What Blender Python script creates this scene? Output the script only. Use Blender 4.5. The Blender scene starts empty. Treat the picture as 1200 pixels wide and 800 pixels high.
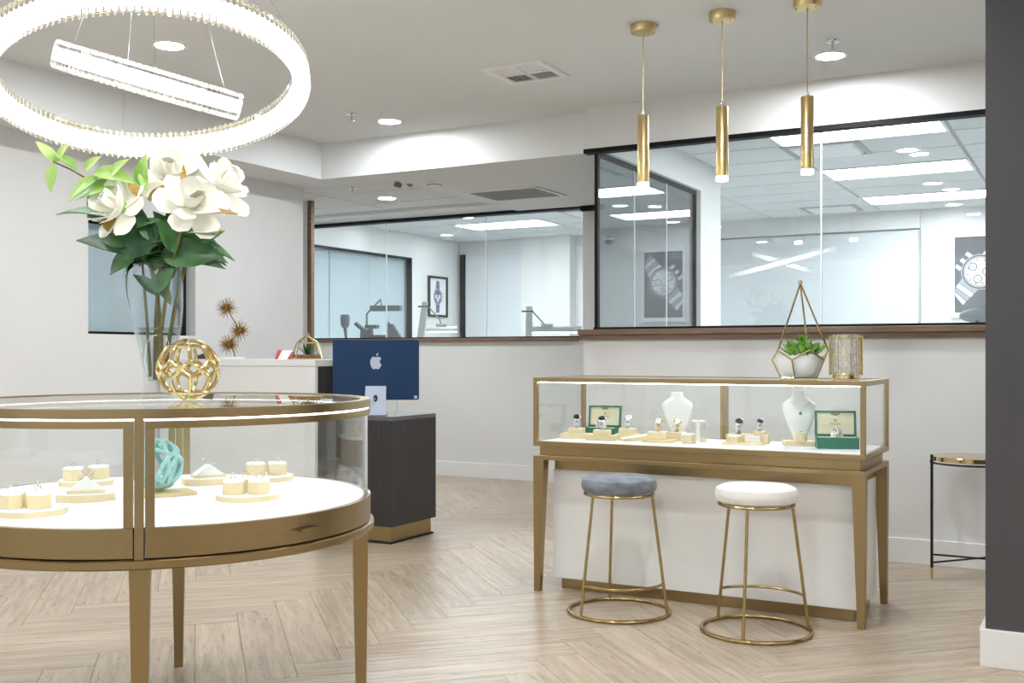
import bpy, bmesh, math, random
from mathutils import Vector, Matrix, Euler
PI = math.pi
rnd = random.Random(7)
S = bpy.context.scene
COL = S.collection

# ------------------------------------------------------------------ camera
CAM_H = 1.17
YAW = math.radians(28.7)
cam_data = bpy.data.cameras.new('camera')
cam = bpy.data.objects.new('camera', cam_data)
COL.objects.link(cam)
cam.location = (0, 0, CAM_H)
cam.rotation_euler = (PI / 2, 0, YAW)
cam_data.sensor_width = 36.0
cam_data.lens = 36.0 * 1260 / 1200
cam_data.shift_y = 15 / 1200
cam_data.clip_start = 0.05
S.camera = cam

# ------------------------------------------------------------------ world, exposure
w = bpy.data.worlds.new('world'); S.world = w; w.use_nodes = True
bg = w.node_tree.nodes['Background']
bg.inputs[0].default_value = (0.93, 0.97, 1.0, 1); bg.inputs[1].default_value = 0.9
S.view_settings.view_transform = 'Standard'
S.view_settings.look = 'None'
S.view_settings.gamma = 1.0
S.view_settings.use_curve_mapping = False
S.view_settings.exposure = 0.36
cy = S.cycles
cy.max_bounces = 10; cy.diffuse_bounces = 5; cy.glossy_bounces = 5
cy.transmission_bounces = 6; cy.transparent_max_bounces = 32
cy.caustics_reflective = False; cy.caustics_refractive = False
cy.sample_clamp_indirect = 4.0
L_DOWN = 365.0      # recessed downlights
L_PANEL = 18.0      # ceiling light panels of the back room
L_CHAND = 18.0     # crystal chandelier LED bands
L_STRIP = 7.0     # LED strips of the display cases

# ------------------------------------------------------------------ materials
def lin(c):
    return tuple(((x / 255) / 12.92 if x / 255 <= 0.04045 else ((x / 255 + 0.055) / 1.055) ** 2.4) for x in c) + (1,)
def newmat(name):
    m = bpy.data.materials.new(name); m.use_nodes = True
    nt = m.node_tree
    return m, nt, nt.nodes, nt.links, nt.nodes['Principled BSDF']
def mat(name, c, rough=0.5, metal=0.0, noise=0.0, scale=20.0, stretch=(1, 1, 1), bump=0.0, bscale=None, sheen=0.0, spec=0.5, coat=0.0):
    """plain colour with a little procedural variation and fine relief"""
    m, nt, N, L, p = newmat(name)
    p.inputs['Base Color'].default_value = lin(c)
    p.inputs['Roughness'].default_value = rough
    p.inputs['Metallic'].default_value = metal
    p.inputs['Specular IOR Level'].default_value = spec
    if sheen: p.inputs['Sheen Weight'].default_value = sheen
    if coat: p.inputs['Coat Weight'].default_value = coat
    tc = N.new('ShaderNodeTexCoord'); mp = N.new('ShaderNodeMapping')
    mp.inputs['Scale'].default_value = stretch
    L.new(tc.outputs['Object'], mp.inputs[0])
    nz = N.new('ShaderNodeTexNoise'); nz.inputs['Scale'].default_value = scale; nz.inputs['Detail'].default_value = 4
    L.new(mp.outputs[0], nz.inputs['Vector'])
    if noise:
        mr = N.new('ShaderNodeMapRange')
        mr.inputs['From Min'].default_value = 0.3; mr.inputs['From Max'].default_value = 0.7
        mr.inputs['To Min'].default_value = 1 - noise; mr.inputs['To Max'].default_value = 1 + noise
        L.new(nz.outputs['Fac'], mr.inputs[0])
        mx = N.new('ShaderNodeVectorMath'); mx.operation = 'SCALE'
        mx.inputs[0].default_value = lin(c)[:3]
        L.new(mr.outputs[0], mx.inputs['Scale'])
        L.new(mx.outputs[0], p.inputs['Base Color'])
    if bump:
        n2 = nz
        if bscale:
            n2 = N.new('ShaderNodeTexNoise'); n2.inputs['Scale'].default_value = bscale
            L.new(mp.outputs[0], n2.inputs['Vector'])
        b = N.new('ShaderNodeBump'); b.inputs['Strength'].default_value = bump; b.inputs['Distance'].default_value = 0.002
        L.new(n2.outputs['Fac'], b.inputs['Height']); L.new(b.outputs[0], p.inputs['Normal'])
    return m
def emit(name, c, s):
    m = bpy.data.materials.new(name); m.use_nodes = True
    N = m.node_tree.nodes; N.clear()
    o = N.new('ShaderNodeOutputMaterial'); e = N.new('ShaderNodeEmission')
    e.inputs[0].default_value = lin(c); e.inputs[1].default_value = s
    m.node_tree.links.new(e.outputs[0], o.inputs[0])
    return m
def glass(name, tint=(250, 253, 252), boost=1.6, rough=0.0, base=0.0, ior=1.5):
    """thin clear sheet: fresnel reflection over straight-through transmission"""
    m = bpy.data.materials.new(name); m.use_nodes = True
    nt = m.node_tree; N = nt.nodes; L = nt.links; N.clear()
    o = N.new('ShaderNodeOutputMaterial'); t = N.new('ShaderNodeBsdfTransparent'); g = N.new('ShaderNodeBsdfGlossy')
    t.inputs[0].default_value = lin(tint); g.inputs['Roughness'].default_value = rough
    g.inputs['Color'].default_value = (1, 1, 1, 1)
    f = N.new('ShaderNodeFresnel'); geo = N.new('ShaderNodeNewGeometry')      # same reflectance from both faces
    io = N.new('ShaderNodeMapRange'); io.inputs['To Min'].default_value = ior; io.inputs['To Max'].default_value = 1 / ior
    L.new(geo.outputs['Backfacing'], io.inputs[0]); L.new(io.outputs[0], f.inputs[0])
    ma = N.new('ShaderNodeMath'); ma.operation = 'MULTIPLY_ADD'; ma.use_clamp = True
    ma.inputs[1].default_value = boost; ma.inputs[2].default_value = base
    mx = N.new('ShaderNodeMixShader')
    L.new(f.outputs[0], ma.inputs[0]); L.new(ma.outputs[0], mx.inputs[0])
    L.new(t.outputs[0], mx.inputs[1]); L.new(g.outputs[0], mx.inputs[2]); L.new(mx.outputs[0], o.inputs[0])
    return m
def brushed(name, c, rough=0.33, stretch=(1, 1, 30)):
    m, nt, N, L, p = newmat(name)
    p.inputs['Base Color'].default_value = lin(c); p.inputs['Metallic'].default_value = 1.0
    tc = N.new('ShaderNodeTexCoord'); mp = N.new('ShaderNodeMapping'); mp.inputs['Scale'].default_value = stretch
    nz = N.new('ShaderNodeTexNoise'); nz.inputs['Scale'].default_value = 40; nz.inputs['Detail'].default_value = 3
    L.new(tc.outputs['Object'], mp.inputs[0]); L.new(mp.outputs[0], nz.inputs['Vector'])
    mr = N.new('ShaderNodeMapRange'); mr.inputs['To Min'].default_value = rough - 0.06; mr.inputs['To Max'].default_value = rough + 0.08
    L.new(nz.outputs['Fac'], mr.inputs[0]); L.new(mr.outputs[0], p.inputs['Roughness'])
    b = N.new('ShaderNodeBump'); b.inputs['Strength'].default_value = 0.06; b.inputs['Distance'].default_value = 0.001
    L.new(nz.outputs['Fac'], b.inputs['Height']); L.new(b.outputs[0], p.inputs['Normal'])
    return m
def oak(name):
    """washed oak plank: grain along local x, tone by object"""
    m, nt, N, L, p = newmat(name)
    tc = N.new('ShaderNodeTexCoord'); oi = N.new('ShaderNodeObjectInfo')
    off = N.new('ShaderNodeVectorMath'); off.operation = 'ADD'
    sc = N.new('ShaderNodeVectorMath'); sc.operation = 'SCALE'; sc.inputs[0].default_value = (17, 9, 5)
    L.new(oi.outputs['Random'], sc.inputs['Scale'])
    L.new(tc.outputs['Object'], off.inputs[0]); L.new(sc.outputs[0], off.inputs[1])
    mp = N.new('ShaderNodeMapping'); mp.inputs['Scale'].default_value = (1.0, 13, 1)
    L.new(off.outputs[0], mp.inputs[0])
    n1 = N.new('ShaderNodeTexNoise'); n1.inputs['Scale'].default_value = 2.4; n1.inputs['Detail'].default_value = 8; n1.inputs['Roughness'].default_value = 0.65; n1.inputs['Distortion'].default_value = 0.5
    L.new(mp.outputs[0], n1.inputs['Vector'])
    r1 = N.new('ShaderNodeValToRGB')
    cr = r1.color_ramp
    cr.elements[0].position = 0.28; cr.elements[0].color = lin((160, 141, 119))
    cr.elements[1].position = 0.72; cr.elements[1].color = lin((215, 200, 180))
    e = cr.elements.new(0.5); e.color = lin((192, 174, 151))
    L.new(n1.outputs['Fac'], r1.inputs[0])
    mp2 = N.new('ShaderNodeMapping'); mp2.inputs['Scale'].default_value = (1.0, 9, 1)
    L.new(off.outputs[0], mp2.inputs[0])
    n2 = N.new('ShaderNodeTexNoise'); n2.inputs['Scale'].default_value = 6; n2.inputs['Detail'].default_value = 6; n2.inputs['Distortion'].default_value = 1.6
    L.new(mp2.outputs[0], n2.inputs['Vector'])
    r2 = N.new('ShaderNodeValToRGB'); r2.color_ramp.elements[0].position = 0.585; r2.color_ramp.elements[0].color = (1, 1, 1, 1)
    r2.color_ramp.elements[1].position = 0.68; r2.color_ramp.elements[1].color = (0.62, 0.57, 0.53, 1)
    L.new(n2.outputs['Fac'], r2.inputs[0])
    mx = N.new('ShaderNodeMix'); mx.data_type = 'RGBA'; mx.blend_type = 'MULTIPLY'; mx.inputs[0].default_value = 1
    L.new(r1.outputs[0], mx.inputs[6]); L.new(r2.outputs[0], mx.inputs[7])
    mr = N.new('ShaderNodeMapRange'); mr.inputs['To Min'].default_value = 0.85; mr.inputs['To Max'].default_value = 0.98
    L.new(oi.outputs['Random'], mr.inputs[0])
    s2 = N.new('ShaderNodeVectorMath'); s2.operation = 'SCALE'
    L.new(mx.outputs[2], s2.inputs[0]); L.new(mr.outputs[0], s2.inputs['Scale'])
    L.new(s2.outputs[0], p.inputs['Base Color'])
    p.inputs['Roughness'].default_value = 0.3
    b = N.new('ShaderNodeBump'); b.inputs['Strength'].default_value = 0.18; b.inputs['Distance'].default_value = 0.0015
    L.new(n2.outputs['Fac'], b.inputs['Height']); L.new(b.outputs[0], p.inputs['Normal'])
    return m
def leafmat(name, c, c2):
    m, nt, N, L, p = newmat(name)
    tc = N.new('ShaderNodeTexCoord'); wv = N.new('ShaderNodeTexNoise'); wv.inputs['Scale'].default_value = 25
    L.new(tc.outputs['Object'], wv.inputs['Vector'])
    oi = N.new('ShaderNodeObjectInfo')
    ad = N.new('ShaderNodeMath'); ad.operation = 'MULTIPLY_ADD'; ad.inputs[1].default_value = 0.5
    L.new(oi.outputs['Random'], ad.inputs[0]); L.new(wv.outputs['Fac'], ad.inputs[2])
    r = N.new('ShaderNodeValToRGB'); r.color_ramp.elements[0].position = 0.4; r.color_ramp.elements[1].position = 0.95
    r.color_ramp.elements[0].color = lin(c); r.color_ramp.elements[1].color = lin(c2)
    L.new(ad.outputs[0], r.inputs[0]); L.new(r.outputs[0], p.inputs['Base Color'])
    p.inputs['Roughness'].default_value = 0.4
    return m

M = {}
M['wall'] = mat('wall_paint', (226, 226, 225), 0.7, noise=0.012, scale=3, bump=0.05, bscale=260)
M['ceil'] = mat('ceiling_paint', (229, 231, 231), 0.85, noise=0.012, scale=2, bump=0.05, bscale=200)
M['trimw'] = mat('white_trim', (238, 238, 237), 0.4, noise=0.01)
M['dark_wall'] = mat('charcoal_paint', (74, 73, 75), 0.65, noise=0.04, scale=4, bump=0.08, bscale=200)
M['oak'] = oak('washed_oak')
M['joint'] = mat('floor_joint', (128, 112, 98), 0.8)
M['tile'] = mat('acoustic_tile', (222, 223, 222), 0.9, noise=0.03, scale=90, bump=0.2, bscale=180)
M['grid'] = mat('ceiling_grid', (170, 172, 172), 0.6)
M['black'] = mat('black_frame', (16, 16, 18), 0.6, noise=0.05, spec=0.2)
M['wood'] = mat('walnut_trim', (120, 96, 78), 0.5, noise=0.25, scale=5, stretch=(1, 6, 8), bump=0.1)
M['glass'] = glass('clear_glass', (250, 253, 253), 1.25)
M['mglass'] = glass('side_glass', (206, 214, 219), 1.1, base=0.10)
M['cglass'] = glass('case_glass', (254, 255, 255), 0.8)
M['tglass'] = glass('case_top_glass', (250, 253, 252), 0.9)
M['vglass'] = glass('vase_glass', (251, 252, 253), 1.0, base=0.0)
M['blueglass'] = glass('window_glass', (248, 252, 253), 0.9, base=0.01)
M['mirrorglass'] = glass('reflective_glass', (250, 253, 254), 0.9, base=0.07)
M['edge'] = mat('glass_edge', (238, 243, 243), 0.2)
M['brass'] = brushed('satin_brass', (164, 142, 104), 0.29)
M['brassp'] = brushed('pendant_brass', (210, 186, 134), 0.30, (30, 30, 1))
M['gold'] = mat('polished_gold', (222, 200, 148), 0.16, 1.0, noise=0.04)
M['tubebrass'] = mat('brass_tube', (178, 154, 108), 0.24, 1.0, noise=0.06, scale=12)
M['whitebody'] = mat('white_lacquer', (240, 239, 236), 0.35, noise=0.008)
M['deck'] = mat('white_deck_fabric', (246, 247, 250), 0.8, noise=0.01, bump=0.05, bscale=400)
M['cream'] = mat('cream_leather', (232, 214, 172), 0.55, noise=0.03, scale=60, bump=0.08, bscale=300)
M['pad'] = mat('white_leather_pad', (246, 245, 242), 0.5, noise=0.01, bump=0.06, bscale=300)
M['velvet'] = mat('grey_velvet', (118, 124, 134), 0.75, noise=0.42, scale=13, stretch=(1, 1, 2), sheen=0.3, bump=0.15, bscale=60)
M['boucle'] = mat('white_velvet', (240, 237, 232), 0.85, noise=0.03, scale=30, sheen=0.3, bump=0.25, bscale=160)
M['darkwood'] = mat('dark_stained_oak', (50, 45, 45), 0.45, noise=0.35, scale=6, stretch=(22, 22, 0.6), bump=0.12)
M['navy'] = mat('navy_aluminium', (15, 52, 92), 0.38, 0.3, noise=0.06, scale=300)
M['silverblue'] = mat('pale_blue_aluminium', (188, 200, 222), 0.35, 0.25, noise=0.02)
M['greyplastic'] = mat('grey_plastic', (120, 126, 130), 0.5, noise=0.04)
M['lampgrey'] = mat('pale_grey_enamel', (178, 186, 180), 0.45, noise=0.03)
M['darkgrey'] = mat('dark_grey_metal', (86, 92, 98), 0.5, noise=0.05)
M['blackm'] = mat('black_metal', (18, 18, 19), 0.4)
M['green'] = mat('green_leatherette', (18, 108, 82), 0.42, noise=0.08, scale=80, bump=0.1, bscale=400)
M['ivory'] = mat('ivory_lining', (236, 229, 200), 0.6, noise=0.02)
M['steel'] = mat('polished_steel', (205, 208, 212), 0.16, 1.0, noise=0.04)
M['dial'] = mat('dark_dial', (28, 34, 40), 0.2, noise=0.1)
M['emerald'] = mat('emerald_stone', (0, 130, 90), 0.05, coat=1.0)
M['teal'] = mat('teal_coral_glass', (162, 208, 204), 0.35, noise=0.12, scale=60, bump=0.2, bscale=120)
M['board'] = mat('bamboo_board', (222, 196, 146), 0.45, noise=0.1, scale=6, stretch=(1, 9, 1))
M['petal'] = mat('cream_petal', (253, 251, 240), 0.6, noise=0.03, scale=40)
M['petal'].node_tree.nodes['Principled BSDF'].inputs['Subsurface Weight'].default_value = 0.0
M['stamen'] = mat('yellow_stamen', (225, 190, 90), 0.6, noise=0.1)
M['leafd'] = leafmat('dark_leaf', (24, 62, 34), (66, 118, 60))
M['leafl'] = leafmat('light_leaf', (120, 172, 62), (190, 218, 130))
M['leafb'] = leafmat('bronze_leaf', (128, 96, 44), (182, 150, 64))
M['stem'] = mat('green_brown_stem', (112, 102, 52), 0.6, noise=0.3, scale=14, stretch=(6, 6, 1))
M['succ'] = leafmat('succulent_leaf', (48, 110, 36), (142, 190, 70))
M['soil'] = mat('pebble_soil', (120, 92, 70), 0.9, noise=0.5, scale=60, bump=0.6, bscale=90)
M['ceramic'] = mat('white_ceramic', (244, 244, 242), 0.3, noise=0.008)
M['mercury'] = None
M['antique'] = mat('antique_gold', (158, 124, 58), 0.35, 1.0, noise=0.15)
M['blind'] = mat('pale_roller_blind', (216, 221, 224), 0.85, noise=0.02, scale=200)
M['white'] = mat('white_plastic', (240, 240, 240), 0.45, noise=0.01)
M['red'] = mat('red_card', (176, 48, 52), 0.5, noise=0.05)
M['ventgrey'] = mat('vent_grey', (138, 138, 134), 0.8, noise=0.1, scale=120)
M['printdark'] = mat('poster_charcoal', (92, 92, 98), 0.45, noise=0.12, scale=3)
M['printlight'] = mat('poster_pale_grey', (222, 224, 226), 0.45, noise=0.03)
M['printmid'] = mat('poster_mid_grey', (162, 164, 168), 0.45, noise=0.05)
M['printblue'] = mat('poster_slate_blue', (98, 104, 148), 0.5, noise=0.05)
M['printblack'] = mat('poster_black', (30, 30, 33), 0.45)
M['led'] = emit('downlight_glow', (247, 251, 255), L_DOWN)
M['panel_led'] = emit('panel_glow', (247, 251, 255), L_PANEL)
M['chand_led'] = emit('chandelier_glow', (250, 251, 252), L_CHAND)
M['strip_led'] = emit('strip_glow', (250, 252, 255), L_STRIP)
M['case_led'] = emit('long_case_strip_glow', (252, 252, 252), L_STRIP * 2.4)
M['pend_led'] = emit('pendant_glow', (255, 250, 240), 14.0)
M['lamp_led'] = emit('bench_lamp_glow', (255, 252, 235), 3.0)
M['crystal'] = glass('crystal', (250, 250, 248), 2.0, rough=0.04, base=0.08, ior=1.6)
def add_refraction(m, fac):
    nt = m.node_tree; N = nt.nodes; L = nt.links
    out = [n for n in N if n.type == 'OUTPUT_MATERIAL'][0]; src = out.inputs[0].links[0].from_socket
    g = N.new('ShaderNodeBsdfGlass'); g.inputs['IOR'].default_value = 1.55
    mx = N.new('ShaderNodeMixShader'); mx.inputs[0].default_value = fac
    L.new(src, mx.inputs[1]); L.new(g.outputs[0], mx.inputs[2]); L.new(mx.outputs[0], out.inputs[0])
add_refraction(M['crystal'], 0.55)
M['acrylic'] = glass('acrylic_tip', (248, 248, 246), 1.6, rough=0.1, base=0.1)
M['water'] = glass('water', (232, 238, 236), 1.3, base=0.01, ior=1.33)
def mercury():
    m, nt, N, L, p = newmat('mercury_glass')
    p.inputs['Base Color'].default_value = lin((222, 220, 214)); p.inputs['Roughness'].default_value = 0.12; p.inputs['Metallic'].default_value = 0.15
    tc = N.new('ShaderNodeTexCoord'); nz = N.new('ShaderNodeTexNoise'); nz.inputs['Scale'].default_value = 70; nz.inputs['Detail'].default_value = 6
    L.new(tc.outputs['Object'], nz.inputs['Vector'])
    r = N.new('ShaderNodeValToRGB'); r.color_ramp.elements[0].position = 0.44; r.color_ramp.elements[1].position = 0.66
    r.color_ramp.elements[0].color = (0.12, 0.12, 0.12, 1); r.color_ramp.elements[1].color = (0.6, 0.6, 0.6, 1)
    L.new(nz.outputs['Fac'], r.inputs[0])
    t = N.new('ShaderNodeBsdfTransparent'); mx = N.new('ShaderNodeMixShader')
    L.new(r.outputs[0], mx.inputs[0]); L.new(t.outputs[0], mx.inputs[1]); L.new(p.outputs[0], mx.inputs[2])
    L.new(mx.outputs[0], N['Material Output'].inputs[0])
    return m
M['mercury'] = mercury()

# ------------------------------------------------------------------ mesh builder
class MB:
    def __init__(s): s.v = []; s.f = []
    def add(s, vs, fs):
        n = len(s.v); s.v += [tuple(p) for p in vs]; s.f += [tuple(i + n for i in f) for f in fs]; return s
    def box(s, x0, x1, y0, y1, z0, z1):
        return s.add([(x0, y0, z0), (x1, y0, z0), (x1, y1, z0), (x0, y1, z0), (x0, y0, z1), (x1, y0, z1), (x1, y1, z1), (x0, y1, z1)],
                     [(3, 2, 1, 0), (4, 5, 6, 7), (0, 1, 5, 4), (1, 2, 6, 5), (2, 3, 7, 6), (3, 0, 4, 7)])
    def cbox(s, c, d):
        return s.box(c[0] - d[0] / 2, c[0] + d[0] / 2, c[1] - d[1] / 2, c[1] + d[1] / 2, c[2] - d[2] / 2, c[2] + d[2] / 2)
    def prism(s, poly, z0, z1, top=1.0, c=(0, 0)):
        n = len(poly)
        vs = [(x, y, z0) for x, y in poly] + [(c[0] + (x - c[0]) * top, c[1] + (y - c[1]) * top, z1) for x, y in poly]
        fs = [tuple(range(n))[::-1], tuple(range(n, 2 * n))] + [(i, (i + 1) % n, n + (i + 1) % n, n + i) for i in range(n)]
        return s.add(vs, fs)
    def loft(s, rings, caps=True, closed=True):
        n = len(rings[0]); vs = [p for r in rings for p in r]; fs = []
        for k in range(len(rings) - 1):
            for i in range(n if closed else n - 1):
                j = (i + 1) % n
                fs.append((k * n + i, k * n + j, (k + 1) * n + j, (k + 1) * n + i))
        if caps:
            fs.append(tuple(range(n))[::-1]); fs.append(tuple((len(rings) - 1) * n + i for i in range(n)))
        return s.add(vs, fs)
    def lathe(s, prof, n=32, c=(0, 0, 0), closed=False):
        vs = []; fs = []
        k = len(prof)
        for i in range(n):
            a = 2 * PI * i / n
            for r, z in prof: vs.append((c[0] + r * math.cos(a), c[1] + r * math.sin(a), c[2] + z))
        kk = k if closed else k - 1
        for i in range(n):
            j = (i + 1) % n
            for q in range(kk):
                q2 = (q + 1) % k
                fs.append((i * k + q, j * k + q, j * k + q2, i * k + q2))
        return s.add(vs, fs)
    def cyl(s, c, r, h, n=24, r2=None):
        r2 = r if r2 is None else r2
        return s.loft([[(c[0] + rr * math.cos(2 * PI * i / n), c[1] + rr * math.sin(2 * PI * i / n), c[2] + zz) for i in range(n)] for rr, zz in ((r, 0), (r2, h))])
    def tube(s, pts, r, n=8, closed=False):
        pts = [Vector(p) for p in pts]; k = len(pts)
        rs = r if isinstance(r, (list, tuple)) else [r] * k
        rings = []; up = None
        for i, p in enumerate(pts):
            if closed: t = pts[(i + 1) % k] - pts[i - 1]
            else: t = pts[min(i + 1, k - 1)] - pts[max(i - 1, 0)]
            t.normalize()
            if up is None:
                up = Vector((0, 0, 1)) if abs(t.z) < 0.9 else Vector((1, 0, 0))
            x = t.cross(up)
            if x.length < 1e-5: x = t.cross(Vector((0.3, 0.9, 0.2)))
            x.normalize(); y = x.cross(t); up = y
            rings.append([p + (x * math.cos(2 * PI * a / n) + y * math.sin(2 * PI * a / n)) * rs[i] for a in range(n)])
        if closed:
            rings.append(rings[0]); return s.loft(rings, caps=False)
        return s.loft(rings)
    def rod(s, a, b, r, n=8): return s.tube([a, b], r, n)
    def sphere(s, c, r, n=16, m=10, sz=1.0):
        prof = [(max(1e-5, r * math.sin(PI * i / m)), -r * sz * math.cos(PI * i / m)) for i in range(m + 1)]
        return s.lathe(prof, n, c)
    def torus(s, c, R, r, n=48, m=8):
        return s.lathe([(R + r * math.cos(2 * PI * i / m), r * math.sin(2 * PI * i / m)) for i in range(m)], n, c, closed=True)
    def arc(s, r0, r1, a0, a1, z0, z1, seg=None):
        seg = seg or max(1, int(abs(a1 - a0) / math.radians(4)))
        rings = []
        for i in range(seg + 1):
            a = a0 + (a1 - a0) * i / seg; ca, sa = math.cos(a), math.sin(a)
            rings.append([(r0 * ca, r0 * sa, z0), (r1 * ca, r1 * sa, z0), (r1 * ca, r1 * sa, z1), (r0 * ca, r0 * sa, z1)])
        return s.loft(rings)
    def taper(s, c0, h0, c1, h1):
        """square-section tapered leg from c0 (half width h0) to c1 (half width h1)"""
        q = ((-1, -1), (1, -1), (1, 1), (-1, 1))
        return s.loft([[(c[0] + a * h, c[1] + b * h, c[2]) for a, b in q] for c, h in ((c0, h0), (c1, h1))])
    def mesh(s, name, m, smooth=False):
        me = bpy.data.meshes.new(name); me.from_pydata(s.v, [], s.f)
        b = bmesh.new(); b.from_mesh(me)
        bmesh.ops.remove_doubles(b, verts=b.verts, dist=1e-6)
        bmesh.ops.recalc_face_normals(b, faces=b.faces); b.to_mesh(me); b.free()
        if m is not None: me.materials.append(M[m] if isinstance(m, str) else m)
        if smooth:
            me.polygons.foreach_set('use_smooth', [True] * len(me.polygons))
            try: me.set_sharp_from_angle(angle=math.radians(40))
            except Exception: pass
        me.update(); return me
    def build(s, name, m, parent=None, loc=(0, 0, 0), rot=(0, 0, 0), smooth=False, bevel=0.0):
        o = bpy.data.objects.new(name, s.mesh(name, m, smooth)); COL.objects.link(o)
        o.location = loc; o.rotation_euler = rot; o.parent = parent
        if bevel:
            b = o.modifiers.new('bevel', 'BEVEL'); b.width = bevel; b.segments = 2; b.limit_method = 'ANGLE'; b.angle_limit = math.radians(50)
        return o
def tag(o, label, cat, group=None):
    o['label'] = label; o['category'] = cat
    if group: o['group'] = group
    return o
def thing(name, label, cat, loc=(0, 0, 0), rz=0, group=None):
    o = bpy.data.objects.new(name, None); COL.objects.link(o)
    o.location = loc; o.rotation_euler = (0, 0, rz); o.empty_display_size = 0.1
    return tag(o, label, cat, group)
def struct(o): o['kind'] = 'structure'; return o
def link(name, me, parent=None, loc=(0, 0, 0), rot=(0, 0, 0), scale=(1, 1, 1)):
    o = bpy.data.objects.new(name, me); COL.objects.link(o)
    o.parent = parent; o.location = loc; o.rotation_euler = rot; o.scale = scale; return o
def sbox(name, x0, x1, y0, y1, z0, z1, m, parent=None, bevel=0.0):
    o = MB().box(x0, x1, y0, y1, z0, z1).build(name, m, parent, bevel=bevel)
    if parent is None: struct(o)
    return o
def sempty(name, loc=(0, 0, 0)):
    o = bpy.data.objects.new(name, None); COL.objects.link(o); o.location = loc; return struct(o)

# ================================================================== THE SETTING
def wall(name, boxes, m='wall'):
    b = MB()
    for bx in boxes: b.box(*bx)
    return struct(b.build(name, m))
CZ = 2.77
# left wall with an opening for an interior window
wall('wall_left', [(-5.74, -5.62, -3.2, 4.68, 0, CZ), (-5.74, -5.62, 5.60, 6.77, 0, CZ),
                   (-5.74, -5.62, 4.68, 5.60, 0, 1.30), (-5.74, -5.62, 4.68, 5.60, 2.03, CZ)])
# long back wall: half wall, fascia over the glass, solid end
wall('wall_back', [(-2.95, 1.2, 6.36, 6.48, 0, 1.295), (-2.95, 3.4, 6.36, 6.48, 2.50, CZ), (1.2, 3.4, 6.36, 6.48, 0, 2.50),
                   (-2.95, -2.85, 6.48, 8.40, 0, 1.295), (-2.95, -2.85, 6.48, 8.40, 2.50, CZ), (-2.95, -2.85, 8.40, 8.92, 0, CZ)])
wall('wall_corridor', [(-7.52, -2.95, 8.80, 8.92, 0, 1.30), (-7.52, -2.95, 8.80, 8.92, 2.54, CZ), (-4.09, -2.95, 8.80, 8.92, 1.30, 2.54),
                       (-7.52, -7.30, 8.80, 8.92, 1.30, 2.54), (-7.52, -7.40, 6.77, 8.80, 0, CZ), (-7.40, -6.262, 7.60, 7.645, 0, 2.56), (-7.52, -5.74, 6.67, 6.77, 0, CZ)])
wall('wall_far', [(-8.02, 1.32, 12.9, 13.02, 0, 2.9), (-4.45, 1.2, 12.4, 12.9, 0, 2.75)])
wall('wall_workshop', [(-8.02, -7.90, 8.80, 9.45, 0, 2.9), (-8.02, -7.90, 11.71, 12.9, 0, 2.9), (-8.02, -7.90, 9.45, 11.71, 0, 1.28), (-8.02, -7.90, 9.45, 11.71, 2.43, 2.9), (1.2, 1.32, 6.48, 12.9, 0, 2.9),
                       (-8.02, -7.52, 8.80, 8.92, 0, 2.9)])
wall('wall_right', [(3.4, 3.52, -3.2, 6.48, 0, CZ)])
wall('wall_front', [(-5.74, -5.2, -3.32, -3.2, 0, CZ), (2.9, 3.52, -3.32, -3.2, 0, CZ), (-5.2, 2.9, -3.32, -3.2, 0, 0.35), (-5.2, 2.9, -3.32, -3.2, 2.55, CZ),
                    (-2.6, -2.4, -3.32, -3.2, 0.35, 2.55), (0.1, 0.3, -3.32, -3.2, 0.35, 2.55)])
sbox('wall_pillar', -0.38, 0.75, 4.40, 4.74, 0, CZ, 'dark_wall')

# ceiling of the main room and the dropped soffits
sbox('ceiling', -5.74, 3.52, -3.32, 6.48, CZ, CZ + 0.1, 'ceil')
sbox('trim_1', -5.62, -5.20, -3.2, 6.48, 2.50, CZ, 'ceil')
b = MB()
b.box(-5.74, -4.75, 6.48, 6.75, 2.50, CZ); b.box(-4.75, -2.95, 6.48, 8.80, 2.50, CZ); b.box(-7.40, -4.75, 8.45, 8.80, 2.52, CZ)
struct(b.build('trim_2', 'ceil'))

def tile_ceiling(x0, x1, y0, y1, z, gx, gy, hole=None, skip=()):
    base = sbox('ceiling', x0, x1, y0, y1, z, z + 0.08, 'grid') if hole is None else None
    if base is None:
        bb = MB(); bb.box(x0, hole[0], hole[1], y1, z, z + 0.08); bb.box(hole[0], x1, y0, y1, z, z + 0.08)
        base = struct(bb.build('ceiling', 'grid'))
    cache = {}
    i0 = math.floor((x0 - gx) / 1.2); i1 = math.ceil((x1 - gx) / 1.2)
    j0 = math.floor((y0 - gy) / 0.6); j1 = math.ceil((y1 - gy) / 0.6)
    for i in range(i0, i1):
        for j in range(j0, j1):
            if (i, j) in skip: continue
            a0 = max(x0, gx + i * 1.2) + 0.011; a1 = min(x1, gx + (i + 1) * 1.2) - 0.011
            c0 = max(y0, gy + j * 0.6) + 0.011; c1 = min(y1, gy + (j + 1) * 0.6) - 0.011
            cells = [(a0, a1, c0, c1)]
            if hole and a0 < hole[0] and c0 < hole[1]:
                cells = [(hole[0] + 0.011, a1, c0, c1), (a0, min(a1, hole[0] + 0.010), max(c0, hole[1] + 0.011), c1)]
            for a0, a1, c0, c1 in cells:
                if a1 - a0 < 0.05 or c1 - c0 < 0.05: continue
                k = (round(a1 - a0, 3), round(c1 - c0, 3))
                if k not in cache:
                    cache[k] = MB().prism([(-k[0] / 2, -k[1] / 2), (k[0] / 2, -k[1] / 2), (k[0] / 2, k[1] / 2), (-k[0] / 2, k[1] / 2)], 0, -0.010, 0.99).mesh('ceiling_tile', 'tile')
                link('ceiling_tile', cache[k], base, ((a0 + a1) / 2, (c0 + c1) / 2, z))
    return base
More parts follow.
